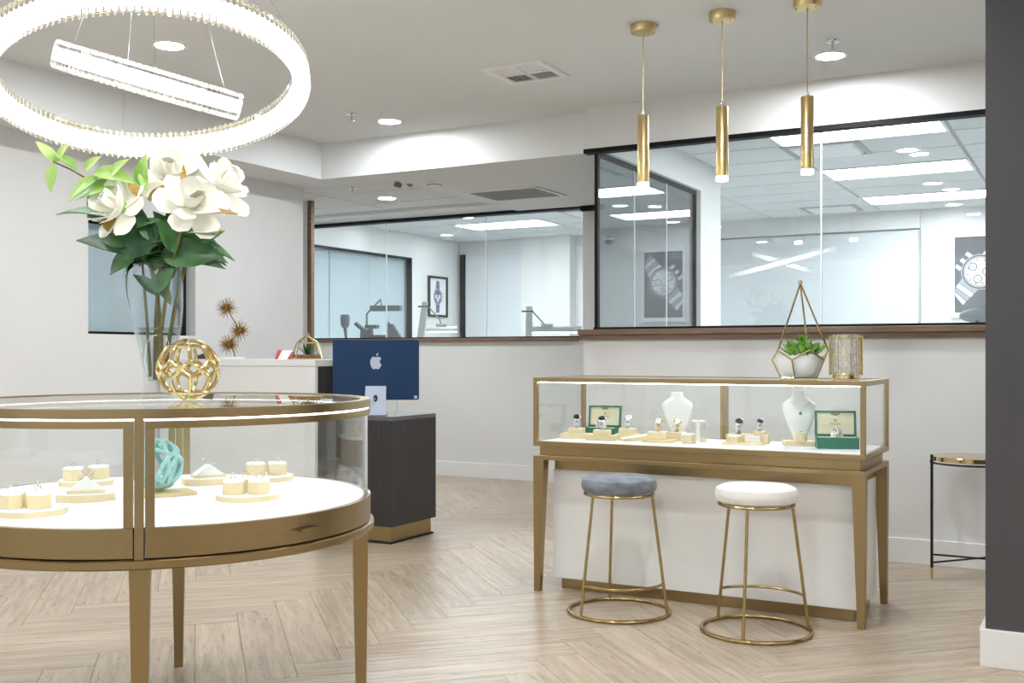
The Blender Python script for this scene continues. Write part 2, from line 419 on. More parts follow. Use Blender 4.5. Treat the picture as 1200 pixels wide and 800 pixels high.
PANELS_A = [(0, 0), (0, 3), (0, 6)]          # cells of the light panels (grid origin -2.12, 7.5)
PANELS_L = [(-4, 3), (-4, 6)]
tile_ceiling(-7.90, 1.20, 6.48, 12.90, 2.75, -2.12, 7.5, hole=(-2.85, 8.92), skip=set(PANELS_A + PANELS_L))
tile_ceiling(-7.40, -4.75, 6.77, 8.45, 2.56, -5.95, 6.85)

# floor: slab with herringbone oak planks, 45 degrees to the walls
floor = MB().box(-8.0, 3.5, -3.3, 13.0, -0.10, -0.012).build('floor', 'joint'); struct(floor)
PL, PW = 1.08, 0.18
FX0, FX1, FY0, FY1 = -7.95, 3.4, -3.2, 12.9
def clip(poly):
    for ax, lim, sg in ((0, FX0, 1), (0, FX1, -1), (1, FY0, 1), (1, FY1, -1)):
        out = []
        for i in range(len(poly)):
            p, q = poly[i], poly[(i + 1) % len(poly)]
            dp, dq = sg * (p[ax] - lim), sg * (q[ax] - lim)
            if dp >= 0: out.append(p)
            if (dp >= 0) != (dq >= 0):
                t = dp / (dp - dq); out.append((p[0] + (q[0] - p[0]) * t, p[1] + (q[1] - p[1]) * t))
        poly = out
        if len(poly) < 3: return None
    return poly
planks = []
c45 = math.cos(PI / 4)
fwd = (-math.sin(YAW), math.cos(YAW)); rgt = (math.cos(YAW), math.sin(YAW))
for i in range(-110, 110):
    for j in range(-14, 14):
        ox, oy = i * PW + j * PL + 0.35, i * PW - j * PL + 0.1
        for kind in (0, 1):
            if kind == 0: cx_, cy_ = ox + PL / 2, oy + PW / 2
            else: cx_, cy_ = ox + PL + PW / 2, oy + PW - PL / 2
            X, Y = c45 * (cx_ - cy_) - 1.2, c45 * (cx_ + cy_) + 4.0
            if not (FX0 - 0.6 < X < FX1 + 0.6 and FY0 - 0.6 < Y < FY1 + 0.6): continue
            planks.append((X, Y, PI / 4 + (PI / 2 if kind else 0)))
def seen(p):
    d = p[0] * fwd[0] + p[1] * fwd[1]; l = p[0] * rgt[0] + p[1] * rgt[1]
    ok = d > 2.6 and abs(l) < 0.476 * d + 0.6 and p[1] < 9.2 and not (p[1] > 6.9 and p[0] > -2.6) and p[0] > -6.0
    return (0 if ok else 1, d if d > 0 else 50 - d)
planks.sort(key=seen)
g = 0.0004
def plank_mb(mb, outline, inset):
    n = len(outline); cx_ = sum(p[0] for p in outline) / n; cy_ = sum(p[1] for p in outline) / n
    def ins(k): return [(x - k * (1 if x > cx_ else -1), y - k * (1 if y > cy_ else -1)) for x, y in outline]
    A, B_, C_ = ins(g), ins(g), ins(g + inset)
    mb.loft([[(x, y, -0.0125) for x, y in A], [(x, y, -0.0016) for x, y in B_], [(x, y, 0.0) for x, y in C_]])
rect = [(-PL / 2, -PW / 2), (PL / 2, -PW / 2), (PL / 2, PW / 2), (-PL / 2, PW / 2)]
pm = MB(); plank_mb(pm, rect, 0.0009); plank_mesh = pm.mesh('plank', 'oak')
rest = MB(); made = 0
for X, Y, a in planks:
    ca, sa = math.cos(a), math.sin(a)
    pts = [(X + ca * x - sa * y, Y + sa * x + ca * y) for x, y in rect]
    inside = all(FX0 <= x <= FX1 and FY0 <= y <= FY1 for x, y in pts)
    if made < 300 and inside:
        link('plank', plank_mesh, floor, (X, Y, 0), (0, 0, a)); made += 1
    else:
        q = clip(pts)
        if q: rest.prism(q, -0.0125, 0.0)
ro = rest.build('plank_field', 'oak', floor); ro['kind'] = 'stuff'

b = MB(); b.box(-7.90, 1.20, 8.92, 12.90, 0.0005, 0.004); b.box(-2.85, 1.20, 6.48, 8.92, 0.0005, 0.004)  # unseen pale floor added so the ceiling gets neutral bounce light
struct(b.build('floor', mat('pale_bounce_floor', (206, 210, 212), 0.5, noise=0.03, scale=8)))

# baseboards
def base(name, boxes):
    b = MB()
    for q in boxes: b.box(*q)
    return struct(b.build(name, 'trimw', bevel=0.003))
base('baseboard_back', [(-2.95, 3.4, 6.343, 6.36, 0, 0.14), (-2.967, -2.95, 6.343, 8.78, 0, 0.14)])
base('baseboard_corridor', [(-7.40, -2.967, 8.783, 8.80, 0, 0.14)])
base('baseboard_left', [(-5.62, -5.603, -3.2, 6.77, 0, 0.14)])
base('baseboard_pillar', [(-0.398, 0.768, 4.382, 4.40, 0, 0.14), (-0.398, -0.38, 4.40, 4.758, 0, 0.14), (0.75, 0.768, 4.40, 4.758, 0, 0.14), (-0.38, 0.75, 4.74, 4.758, 0, 0.14)])
# walnut sills and jamb
def sill(name, *bx): return struct(MB().box(*bx).build(name, 'wood', bevel=0.003))
sill('trim_3', -2.98, 1.2, 6.325, 6.50, 1.295, 1.330)
sill('trim_4', -7.30, -4.13, 8.765, 8.95, 1.290, 1.325)
sill('trim_5', -6.262, -6.215, 7.60, 7.645, 0, 2.56)
MB().box(-2.975, 1.2, 6.34, 6.36, 1.262, 1.295).build('sill_apron', 'wood', bpy.data.objects['trim_3'])

# glazing --------------------------------------------------------------
def window(name): return sempty(name)
# window_1: glass front of the workshop, three panes
w1 = window('window_1')
xs = [-7.30, -6.285, -5.13, -4.09]
for k in range(3):
    MB().box(xs[k] + 0.002, xs[k + 1] - 0.002, 8.855, 8.863, 1.336, 2.486).build('pane', 'glass', w1)
for k in (1, 2):
    MB().box(xs[k] - 0.004, xs[k] + 0.004, 8.853, 8.865, 1.336, 2.486).build('pane_seam', 'edge', w1)
MB().box(-7.30, -4.09, 8.835, 8.885, 1.325, 1.337).build('bottom_channel', 'black', w1)
MB().box(-7.30, -4.09, 8.775, 8.885, 2.484, 2.512).build('top_channel', 'black', w1)
MB().box(-4.09, -3.86, 8.745, 8.80, 2.455, 2.50).build('header_block', 'black', w1)
# window_2: glass front over the long half wall
w2 = window('window_2')
xs = [-2.87, -1.44, -0.10, 1.20]
for k in range(3):
    MB().box(xs[k] + 0.002, xs[k + 1] - 0.002, 6.415, 6.425, 1.344, 2.472).build('pane', 'glass', w2)
for k in (1, 2):
    MB().box(xs[k] - 0.004, xs[k] + 0.004, 6.413, 6.427, 1.344, 2.472).build('pane_seam', 'edge', w2)
MB().box(-2.89, 1.2, 6.385, 6.455, 1.330, 1.345).build('bottom_channel', 'black', w2)
MB().box(-2.95, 1.2, 6.354, 6.43, 2.474, 2.502).build('top_channel', 'black', w2)
MB().box(-2.892, -2.870, 6.40, 6.44, 1.345, 2.470).build('corner_post', 'black', w2)
# window_3: side glass of the corner
w3 = window('window_3')
ys = [6.45, 7.10, 7.74, 8.36]
for k in range(3):
    MB().box(-2.905, -2.897, ys[k] + 0.003, ys[k + 1] - 0.003, 1.344, 2.472).build('pane', 'mglass', w3)
for k in (1, 2):
    MB().box(-2.907, -2.895, ys[k] - 0.004, ys[k] + 0.004, 1.344, 2.472).build('pane_seam', 'edge', w3)
MB().box(-2.925, -2.877, 6.455, 8.40, 1.295, 1.345).build('bottom_channel', 'black', w3)
MB().box(-2.915, -2.887, 6.455, 8.40, 2.470, 2.502).build('top_channel', 'black', w3)
MB().box(-2.915, -2.887, 8.36, 8.40, 1.345, 2.470).build('end_post', 'black', w3)
# window_4: small interior window in the left wall
w4 = window('window_4')
MB().box(-5.690, -5.684, 4.68, 5.52, 1.318, 2.012).build('pane', 'mirrorglass', w4)
MB().box(-5.735, -5.725, 4.68, 5.60, 1.30, 2.03).build('blind', mat('lit_room_backing', (222, 234, 240), 0.8, noise=0.02), w4)  # pale blue board in place of the lit room behind the glass
b = MB(); b.box(-5.70, -5.665, 4.68, 5.555, 1.30, 1.318); b.box(-5.70, -5.665, 5.51, 5.555, 1.318, 2.012); b.box(-5.70, -5.665, 4.68, 5.555, 2.012, 2.03)
b.build('frame', 'black', w4)
# window_5: window in the workshop's left wall with a pale blind behind
w5 = window('window_5')
MB().box(-7.955, -7.947, 9.45, 11.69, 1.28, 2.41).build('pane', 'blueglass', w5)
b = MB(); b.box(-7.97, -7.90, 9.45, 11.71, 2.405, 2.43); b.box(-7.97, -7.90, 11.68, 11.71, 1.28, 2.405)
b.build('frame', 'black', w5)
for y0, y1 in ((9.45, 10.10), (10.13, 10.90), (10.905, 11.68)):
    MB().box(-8.015, -8.005, y0, y1, 1.28, 2.43).build('blind', 'blind', w5)
struct(MB().box(-8.12, -8.02, 9.3, 11.9, 1.1, 2.6).build('wall_behind_window', 'wall'))
# unseen shop windows, put in behind the camera for soft sky fill
w6 = window('added_window')
for x0, x1 in ((-5.2, -2.6), (-2.4, 0.1), (0.3, 2.9)):
    MB().box(x0, x1, -3.265, -3.257, 0.35, 2.55).build('pane', 'glass', w6)

# far wall of the workshop: blinds and pilasters
MB().box(-7.78, -6.87, 12.86, 12.885, 0.6, 2.56).build('roller_blind', 'blind')
tag(bpy.data.objects['roller_blind'], 'narrow pale roller blind on the far wall beside the dark upright strip', 'blind')
o = MB().box(-4.3, -1.72, 12.365, 12.39, 0.6, 2.52).build('roller_blind', 'blind')
tag(o, 'wide pale grey roller blind on the far wall behind the long glass front', 'blind')
sbox('trim_6', -4.45, -1.72, 12.33, 12.4, 2.54, 2.74, 'wall')
sbox('trim_7', -6.87, -6.42, 12.80, 12.9, 0, 2.74, 'wall')
sbox('trim_8', -6.42, -6.10, 12.72, 12.9, 0, 2.74, 'wall')
sbox('trim_9', -7.86, -7.80, 12.84, 12.9, 0.4, 2.56, 'black')
sbox('trim_10', -1.735, -1.715, 12.35, 12.4, 0.4, 2.52, 'grid')

# ================================================================== LIGHT FIXTURES
def recess(label, x, y, z, r=0.085, group='round recessed ceiling lights'):
    t = thing('recessed_light', label, 'ceiling light', (x, y, z), 0, group)
    MB().lathe([(r * 0.84, 0.0), (r * 0.86, -0.006), (r * 1.12, -0.005), (r * 1.14, 0.0)], 32, closed=True).build('trim_ring', 'trimw', t, smooth=True)
    MB().cyl((0, 0, -0.0035), r * 0.85, 0.0034, 28).build('lens', 'led', t)
    return t
recess('round recessed ceiling light glowing beside the white fascia above the dark cabinet', -4.28, 6.07, CZ)
recess('round recessed ceiling light seen inside the crystal ring chandelier', -4.23, 4.03, CZ)
recess('round recessed ceiling light right of the rightmost brass pendant, behind the sprinkler', -1.27, 5.87, CZ)
recess('round recessed light in the tiled ceiling of the corridor', -5.53, 7.80, 2.55)
for x, y in ((-4.23, 1.9), (-4.23, -0.2), (-4.23, -2.3), (-1.27, 3.75), (-1.27, 1.65), (-1.27, -0.45), (1.7, 3.75), (1.7, 5.6), (1.7, 1.65), (1.7, -0.45)):  # unseen downlights added to light the room
    recess('unseen round recessed ceiling light added to light the room', x, y, CZ)
def small_recess(label, x, y):
    t = thing('recessed_light', label, 'ceiling light', (x, y, 2.74), 0, 'small downlights in the workshop ceiling')
    MB().lathe([(0.075, 0.0), (0.077, -0.006), (0.1, -0.005), (0.1, 0.0)], 28, closed=True).build('trim_ring', 'trimw', t, smooth=True)
    MB().cyl((0, 0, -0.004), 0.076, 0.0039, 24).build('lens', 'panel_led', t)
small_recess('round downlight between the front and middle light panels of the glazed room', -1.30, 8.70)
small_recess('round downlight between the middle and rear light panels of the glazed room', -1.35, 10.50)
small_recess('round downlight in front of the watch poster behind the rear light panel', -1.35, 12.10)
small_recess('round downlight by the top left end of the workshop glass', -7.60, 10.45)
small_recess('round downlight near the far corner of the workshop above the framed watch print', -7.55, 12.0)
small_recess('round downlight between the two light panels of the workshop', -6.37, 10.55)
def light_panel(label, cell):
    x = -2.12 + cell[0] * 1.2; y = 7.5 + cell[1] * 0.6
    t = thing('light_panel', label, 'ceiling light', (x + 0.6, y + 0.3, 2.75), 0, 'flat ceiling light panels')
    b = MB(); b.box(-0.595, 0.595, -0.295, -0.27, -0.018, 0.0); b.box(-0.595, 0.595, 0.27, 0.295, -0.018, 0.0)
    b.box(-0.595, -0.57, -0.27, 0.27, -0.018, 0.0); b.box(0.57, 0.595, -0.27, 0.27, -0.018, 0.0)
    b.build('frame', 'trimw', t)
    MB().box(-0.57, 0.57, -0.27, 0.27, -0.012, -0.002).build('diffuser', 'panel_led', t)
light_panel('bright ceiling light panel nearest the long glass front', PANELS_A[0])
light_panel('bright ceiling light panel in the middle of the row behind the long glass', PANELS_A[1])
light_panel('bright ceiling light panel nearest the watch poster on the far wall', PANELS_A[2])
light_panel('bright ceiling light panel close to the top edge of the workshop glass', PANELS_L[0])
light_panel('bright ceiling light panel deep in the workshop near the far wall', PANELS_L[1])

# crystal ring chandelier: two tilted rings hung on thin wires
def chandelier():
    C = Vector((-2.70, 2.49, 2.055))
    t = thing('ring_chandelier', 'round crystal chandelier of two tilted glowing rings above the round case', 'chandelier', C)
    def ring(n, R, H, no, ni, phase):
        n = Vector(n).normalized(); q = Vector((0, 0, 1)).rotation_difference(n); rot = q.to_euler()
        w_ = 0.034
        b = MB()
        for z in (-H / 2, H / 2):
            for rr_ in (R - 0.001, R - w_ + 0.001): b.torus((0, 0, z), rr_, 0.0011, 120, 6)
        fr = b.build('ring_frame', 'gold', t, rot=rot)
        b = MB(); z0, z1 = -H * 0.27, H * 0.27
        b.lathe([(R - w_ + 0.006, z0), (R - 0.006, z0), (R - 0.006, z1), (R - w_ + 0.006, z1)], 120, closed=True)
        b.build('led_band', 'chand_led', t, rot=rot)
        hw = 0.0082
        def cm(d):
            hh = H / 2
            return MB().loft([[(-0.002, -hw * 0.5, -hh - 0.006), (0.002, -hw * 0.5, -hh - 0.006), (0.002, hw * 0.5, -hh - 0.006), (-0.002, hw * 0.5, -hh - 0.006)],
                              [(-0.004, -hw, -hh + 0.006), (0.007 * d, -hw * 0.4, -hh + 0.006), (0.007 * d, hw * 0.4, -hh + 0.006), (-0.004, hw, -hh + 0.006)],
                              [(-0.004, -hw, hh - 0.006), (0.007 * d, -hw * 0.4, hh - 0.006), (0.007 * d, hw * 0.4, hh - 0.006), (-0.004, hw, hh - 0.006)],
                              [(-0.002, -hw * 0.5, hh + 0.006), (0.002, -hw * 0.5, hh + 0.006), (0.002, hw * 0.5, hh + 0.006), (-0.002, hw * 0.5, hh + 0.006)]]).mesh('crystal', 'crystal')
        me = cm(1)
        for k in range(no):
            a = 2 * PI * k / no
            r = link('crystal', me, fr, (0, 0, 0), (0, 0, a)); r.location = ((R + 0.004) * math.cos(a), (R + 0.004) * math.sin(a), 0)
        for k in range(ni):
            a = 2 * PI * k / ni
            r = link('crystal', me, fr, (0, 0, 0), (0, 0, a + PI)); r.location = ((R - w_ - 0.004) * math.cos(a), (R - w_ - 0.004) * math.sin(a), 0)
        for k in range(3):
            a = phase + 2 * PI * k / 3
            p = q @ Vector((R * math.cos(a), R * math.sin(a), H / 2))
            MB().rod(p, (p.x * 0.25, p.y * 0.25, CZ - C.z - 0.03), 0.0011, 5).build('suspension_wire', 'steel', t)
    ring((-0.218, 0.141, 0.966), 0.50, 0.075, 156, 140, 0.5)
    ring((0.321, -0.004, 0.947), 0.285, 0.075, 90, 78, 1.4)
    MB().cyl((0, 0, CZ - C.z - 0.035), 0.17, 0.035, 40).build('ceiling_canopy', 'gold', t, smooth=True)
chandelier()

# brass pendants over the long case
def pendant(label, x, y):
    t = thing('pendant_light', label, 'pendant light', (x, y, CZ), 0, 'brass cylinder pendants')
    b = MB().lathe([(1e-5, 0), (0.062, 0), (0.062, -0.036), (0.059, -0.04), (1e-5, -0.04)], 40); b.build('ceiling_canopy', 'brassp', t, smooth=True)
    for s_ in (-1, 1): MB().sphere((0.045 * s_, -0.02, -0.043), 0.005, 8, 6).build('screw', 'gold', t, smooth=True)
    MB().rod((0, 0, -0.04), (0, 0, -0.425), 0.0028, 8).build('cord', 'brassp', t, smooth=True)
    MB().cyl((0, 0, -0.44), 0.008, 0.018, 12).build('cord_grip', 'steel', t, smooth=True)
    MB().lathe([(1e-5, -0.44), (0.027, -0.44), (0.0285, -0.442), (0.0285, -0.768), (0.025, -0.768), (0.025, -0.76), (1e-5, -0.76)], 36).build('cylinder_shade', 'brassp', t, smooth=True)
    MB().cyl((0, 0, -0.788), 0.0275, 0.02, 28).build('acrylic_tip', 'pend_led', t, smooth=True)
pendant('brass cylinder pendant light, leftmost of the three over the long case', -1.95, 4.89)
pendant('brass cylinder pendant light, middle one of the three over the long case', -1.555, 4.89)
pendant('brass cylinder pendant light, rightmost of the three over the long case', -1.16, 4.89)

def sprinkler(label, x, y, z):
    t = thing('fire_sprinkler', label, 'sprinkler', (x, y, z), 0, 'ceiling fire sprinklers')
    MB().lathe([(1e-5, 0), (0.038, 0), (0.034, -0.008), (1e-5, -0.01)], 24).build('escutcheon', 'steel', t, smooth=True)
    MB().cyl((0, 0, -0.045), 0.007, 0.036, 10).build('nozzle', 'steel', t, smooth=True)
    MB().cyl((0, 0, -0.048), 0.017, 0.003, 12).build('deflector', 'steel', t)
sprinkler('small metal fire sprinkler left of the recessed light on the main ceiling', -4.37, 5.76, CZ)
sprinkler('small metal fire sprinkler above the recessed light beside the pendants', -1.20, 5.60, CZ)
sprinkler('small metal fire sprinkler under the corridor tile ceiling', -5.44, 7.18, 2.55)
def vent():
    t = thing('air_vent', 'square white four-way air vent in the main ceiling', 'vent', (-2.86, 5.385, CZ))
    b = MB(); 
    for q in ((-0.19, 0.19, -0.19, -0.15), (-0.19, 0.19, 0.15, 0.19), (-0.19, -0.15, -0.15, 0.15), (0.15, 0.19, -0.15, 0.15), (-0.012, 0.012, -0.15, 0.15), (-0.15, 0.15, -0.012, 0.012)):
        b.box(q[0], q[1], q[2], q[3], -0.012, 0)
    b.build('frame', 'trimw', t, bevel=0.002)
    MB().box(-0.152, 0.152, -0.152, 0.152, -0.002, 0.0).build('duct_backing', 'ventgrey', t)
    me = MB().loft([[(-0.066, -0.006, -0.002), (0.066, -0.006, -0.002), (0.066, -0.004, -0.002), (-0.066, -0.004, -0.002)], [(-0.066, 0.004, -0.011), (0.066, 0.004, -0.011), (0.066, 0.006, -0.011), (-0.066, 0.006, -0.011)]]).mesh('louvre', 'trimw')
    for qx, qy, r in ((-1, -1, 0), (1, 1, 0), (-1, 1, PI / 2), (1, -1, PI / 2)):
        for k in range(6):
            d = -0.055 + 0.022 * k
            off = (d * -math.sin(r), d * math.cos(r))
            link('louvre', me, t, (qx * 0.081 + off[0], qy * 0.081 + off[1], 0), (0, 0, r + (PI if qy > 0 else 0)))
vent()
t = thing('return_grille', 'grey return air grille in a white frame in the lowered corridor ceiling', 'vent', (-4.25, 7.815, 2.50))
b = MB()
for q in ((-0.34, 0.34, -0.285, -0.255), (-0.34, 0.34, 0.255, 0.285), (-0.34, -0.31, -0.255, 0.255), (0.31, 0.34, -0.255, 0.255)): b.box(*q, -0.012, 0)
b.build('frame', 'trimw', t, bevel=0.002)
MB().box(-0.31, 0.31, -0.255, 0.255, -0.006, -0.001).build('mesh_panel', 'ventgrey', t)
t = thing('smoke_detector', 'small round white smoke detector on the lowered corridor ceiling', 'detector', (-4.51, 6.99, 2.50))
MB().lathe([(1e-5, 0), (0.065, 0), (0.065, -0.015), (0.045, -0.032), (1e-5, -0.034)], 28).build('housing', 'white', t, smooth=True)
MB().lathe([(0.045, -0.022), (0.056, -0.022), (0.056, -0.028), (0.045, -0.028)], 28, closed=True).build('vent_ring', 'ventgrey', t)
t = thing('emergency_spotlight', 'grey twin-head emergency spotlight at the edge of the corridor tile ceiling', 'light', (-4.80, 7.02, 2.56)); t.scale = (0.62,) * 3
MB().box(-0.13, 0.13, -0.035, 0.035, -0.035, 0).build('mount_plate', 'greyplastic', t, bevel=0.006)
for s_ in (-1, 1):
    h = MB().lathe([(1e-5, -0.04), (0.03, -0.04), (0.045, 0.03), (0.04, 0.034), (1e-5, 0.03)], 20).build('lamp_head', 'greyplastic', t, (0.09 * s_, -0.03, -0.085), (1.2, 0, 0.3 * s_), smooth=True)
    MB().cyl((0, 0, 0.031), 0.036, 0.004, 20).build('lens', 'ventgrey', h)
    MB().rod((0.09 * s_, 0, -0.03), (0.09 * s_, -0.02, -0.07), 0.008, 8).build('swivel', 'greyplastic', t)
def ac_vent(label, x, y, sx, sy):
    t = thing('air_vent', label, 'vent', (x, y, 2.74))
    b = MB(); b.box(-sx, sx, -sy, -sy + 0.04, -0.008, 0); b.box(-sx, sx, sy - 0.04, sy, -0.008, 0); b.box(-sx, -sx + 0.04, -sy + 0.04, sy - 0.04, -0.008, 0); b.box(sx - 0.04, sx, -sy + 0.04, sy - 0.04, -0.008, 0)
    b.build('frame', 'grid', t)
    MB().prism([(-sx + 0.07, -sy + 0.07), (sx - 0.07, -sy + 0.07), (sx - 0.07, sy - 0.07), (-sx + 0.07, sy - 0.07)], -0.02, -0.006, 1.06).build('face_plate', 'white', t)
ac_vent('square white air vent with dark border behind the front light panel', -1.85, 8.42, 0.29, 0.29)
ac_vent('square white air vent near the wide blind at the far end of the ceiling', -2.55, 11.85, 0.29, 0.25)
ac_vent('square white air vent at the right end of the workshop ceiling', -4.95, 10.9, 0.29, 0.29)
t = thing('ceiling_sensor', 'small white box sensor on the workshop ceiling near its right end', 'sensor', (-4.95, 9.75, 2.74))
MB().box(-0.09, 0.09, -0.06, 0.06, -0.05, 0).build('housing', 'white', t, bevel=0.01)
MB().sphere((0.03, -0.02, -0.05), 0.035, 14, 8).build('dome', 'greyplastic', t, smooth=True)

# ================================================================== ROUND DISPLAY CASE
TC = (-2.62, 2.47)
rc = thing('round_display_case', 'round brass and glass jewellery case on tall tapered legs', 'display case', (TC[0], TC[1], 0))
AF = math.radians(-48.5)
RR = 0.655
def build_round():
    t = rc
    MB().lathe([(RR - 0.03, 1.002), (RR, 1.002), (RR, 1.027), (RR - 0.03, 1.027)], 120, closed=True).build('top_rim', 'brass', t, smooth=True)
    MB().lathe([(1e-5, 1.016), (RR - 0.031, 1.016), (RR - 0.031, 1.0245), (1e-5, 1.0245)], 96).build('top_glass', 'tglass', t, smooth=True)
    MB().lathe([(RR - 0.05, 0.9985), (RR - 0.006, 0.9985), (RR - 0.006, 1.0018), (RR - 0.05, 1.0018)], 120, closed=True).build('led_strip', 'strip_led', t)
    MB().lathe([(1e-5, 0.612), (RR + 0.008, 0.612), (RR + 0.012, 0.616), (RR + 0.012, 0.634), (RR + 0.008, 0.637), (1e-5, 0.637)], 120).build('base_ring', 'brass', t, smooth=True)
    MB().lathe([(1e-5, 0.637), (RR - 0.02, 0.637), (RR - 0.02, 0.718), (1e-5, 0.718)], 96).build('deck', 'deck', t, smooth=True)
    dw = 0.024 / RR
    gap = 0.0035 / RR; pw = 0.0115 / RR
    for k, (fa) in enumerate((AF, AF + PI)):
        a0 = fa + pw + gap; a1 = fa + PI - pw - gap
        MB().arc(RR - 0.022, RR, fa - pw, fa + pw, 0.637, 1.002, 3).build('post', 'brass', t, smooth=True)
        fr = MB().arc(RR - 0.018, RR - 0.001, a0, a1, 0.977, 0.9965)
        fr.arc(RR - 0.018, RR - 0.001, a0, a0 + dw, 0.719, 0.9765, 3); fr.arc(RR - 0.018, RR - 0.001, a1 - dw, a1, 0.719, 0.9765, 3)
        door = fr.build('door_frame', 'brass', t, smooth=True)
        MB().arc(RR - 0.019, RR + 0.001, a0, a1, 0.6415, 0.7185).build('door_rail', 'brass', door, smooth=True)
        MB().arc(RR - 0.013, RR - 0.008, a0 + dw, a1 - dw, 0.7185, 0.977).build('curved_glass', 'cglass', door, smooth=True)
        for am in (fa + PI / 2 - 0.02, fa + PI / 2 + 0.02):
            MB().arc(RR - 0.0135, RR - 0.0075, am - 0.002, am + 0.002, 0.7185, 0.977, 1).build('glass_seam', 'edge', door)
        ha = fa + math.radians(41.5) if k == 0 else fa + math.radians(130)
        hb = MB()
        hb.arc(RR + 0.016, RR + 0.024, ha - 0.062, ha + 0.062, 0.700 - 0.026, 0.700 - 0.018, 6)
        for s_ in (-0.05, 0.05): hb.arc(RR - 0.002, RR + 0.02, ha + s_ - 0.005, ha + s_ + 0.005, 0.675, 0.681, 1)
        hb.build('handle', 'brass', door, smooth=True)
    for k in range(4):
        a = AF + k * PI / 2
        r0 = RR - 0.032
        MB().taper((0, 0, 0.612), 0.026, (0.004, 0, 0.0), 0.0155).build('leg', 'brass', t, (r0 * math.cos(a), r0 * math.sin(a), 0), (0, 0, a), bevel=0.002)
build_round()

# ================================================================== LONG DISPLAY CASE
lc = thing('long_display_case', 'long brass framed glass case on a white base with tapered legs', 'display case', (-1.67, 5.01, 0))
def build_long():
    t = lc; X0, X1, Y0, Y1 = -0.795, 0.795, -0.29, 0.29
    f = 0.022
    b = MB()
    for y0, y1 in ((Y0, Y0 + f), (Y1 - f, Y1)): b.box(X0, X1, y0, y1, 1.034, 1.056)
    for x0, x1 in ((X0, X0 + f), (X1 - f, X1)): b.box(x0, x1, Y0 + f, Y1 - f, 1.034, 1.056)
    b.build('top_frame', 'brass', t, bevel=0.0015)
    b = MB()
    for y0, y1 in ((Y0, Y0 + f), (Y1 - f, Y1)): b.box(X0, X1, y0, y1, 0.718, 0.742)
    for x0, x1 in ((X0, X0 + f), (X1 - f, X1)): b.box(x0, x1, Y0 + f, Y1 - f, 0.718, 0.742)
    b.build('bottom_frame', 'brass', t, bevel=0.0015)
    for x in (X0 + f / 2, X1 - f / 2):
        for y in (Y0 + f / 2, Y1 - f / 2):
            MB().box(x - f / 2, x + f / 2, y - f / 2, y + f / 2, 0.742, 1.034).build('corner_post', 'brass', t, bevel=0.0015)
    for s_ in (-0.011, 0.011): MB().box(s_ - 0.008, s_ + 0.008, Y1 - 0.02, Y1 - 0.003, 0.742, 1.034).build('mullion', 'brass', t)
    MB().box(X0 + f, X1 - f, Y0 + f, Y1 - f, 1.046, 1.054).build('top_glass', 'tglass', t)
    MB().box(X0 + f, X1 - f, Y0 + 0.007, Y0 + 0.013, 0.742, 1.034).build('front_glass', 'cglass', t)
    for x0, x1 in ((X0 + f, -0.02), (0.02, X1 - f)): MB().box(x0, x1, Y1 - 0.013, Y1 - 0.007, 0.742, 1.034).build('rear_glass', 'cglass', t)
    for x in (X0 + 0.01, X1 - 0.01): MB().box(x - 0.003, x + 0.003, Y0 + f, Y1 - f, 0.742, 1.034).build('side_glass', 'cglass', t)
    for y in (Y0 + f + 0.004, Y1 - f - 0.004): MB().box(X0 + f, X1 - f, y - 0.004, y + 0.004, 1.030, 1.034).build('led_strip', 'case_led', t)
    MB().box(X0 + f, X1 - f, Y0 + f, Y1 - f, 0.722, 0.741).build('deck', 'deck', t)
    MB().box(X0 + 0.025, X1 - 0.025, Y0 + 0.025, Y1 - 0.025, 0.672, 0.718).build('drawer_band', 'brass', t, bevel=0.0015)
    MB().box(X0, X1, Y0, Y1, 0.650, 0.672).build('table_lip', 'brass', t, bevel=0.002)
    MB().box(X0 + 0.075, X1 - 0.05, Y0 + 0.09, Y1 - 0.05, 0.598, 0.650).build('apron', 'brass', t, bevel=0.0015)
    MB().box(-0.735, 0.745, Y0 + 0.102, Y1 - 0.05, 0.055, 0.598).build('white_base', 'whitebody', t, bevel=0.003)
    MB().box(-0.70, 0.72, Y0 + 0.128, Y1 - 0.07, 0.0, 0.055).build('toe_kick', 'brass', t, bevel=0.0015)
    for sx in (-1, 1):
        for sy in (-1, 1):
            MB().taper((sx * 0.766, sy * 0.261, 0.650), 0.029, (sx * 0.776, sy * 0.272, 0.0), 0.016).build('leg', 'brass', t, bevel=0.0015)
build_long()

# ================================================================== STOOLS
def stool(label, x, y, rot, seat, foot):
    """legs at rot + k*120 deg measured in the world; footrest between two of them"""
    t = thing('counter_stool', label, 'stool', (x, y, 0), 0, 'round counter stools')
    MB().lathe([(1e-5, 0.545), (0.145, 0.545), (0.163, 0.552), (0.171, 0.568), (0.172, 0.588), (0.166, 0.606), (0.145, 0.617), (0.09, 0.622), (1e-5, 0.623)], 48).build('seat_cushion', seat, t, smooth=True)
    MB().torus((0, 0, 0.538), 0.155, 0.0075, 48, 8).build('seat_ring', 'tubebrass', t, smooth=True)
    MB().torus((0, 0, 0.0085), 0.228, 0.0085, 64, 8).build('base_ring', 'tubebrass', t, smooth=True)
    ang = [rot + k * 2 * PI / 3 for k in range(3)]
    for a in ang:
        MB().rod((0.155 * math.cos(a), 0.155 * math.sin(a), 0.538), (0.226 * math.cos(a), 0.226 * math.sin(a), 0.009), 0.0068, 10).build('leg', 'tubebrass', t, smooth=True)
    a0 = ang[foot]; z = 0.145; R = 0.155 + (0.226 - 0.155) * (0.538 - z) / 0.529
    pts = [(R * math.cos(a0 + 2 * PI / 3 * i / 20), R * math.sin(a0 + 2 * PI / 3 * i / 20), z) for i in range(21)]
    MB().tube(pts, 0.0065, 8).build('footrest', 'tubebrass', t, smooth=True)
    return t
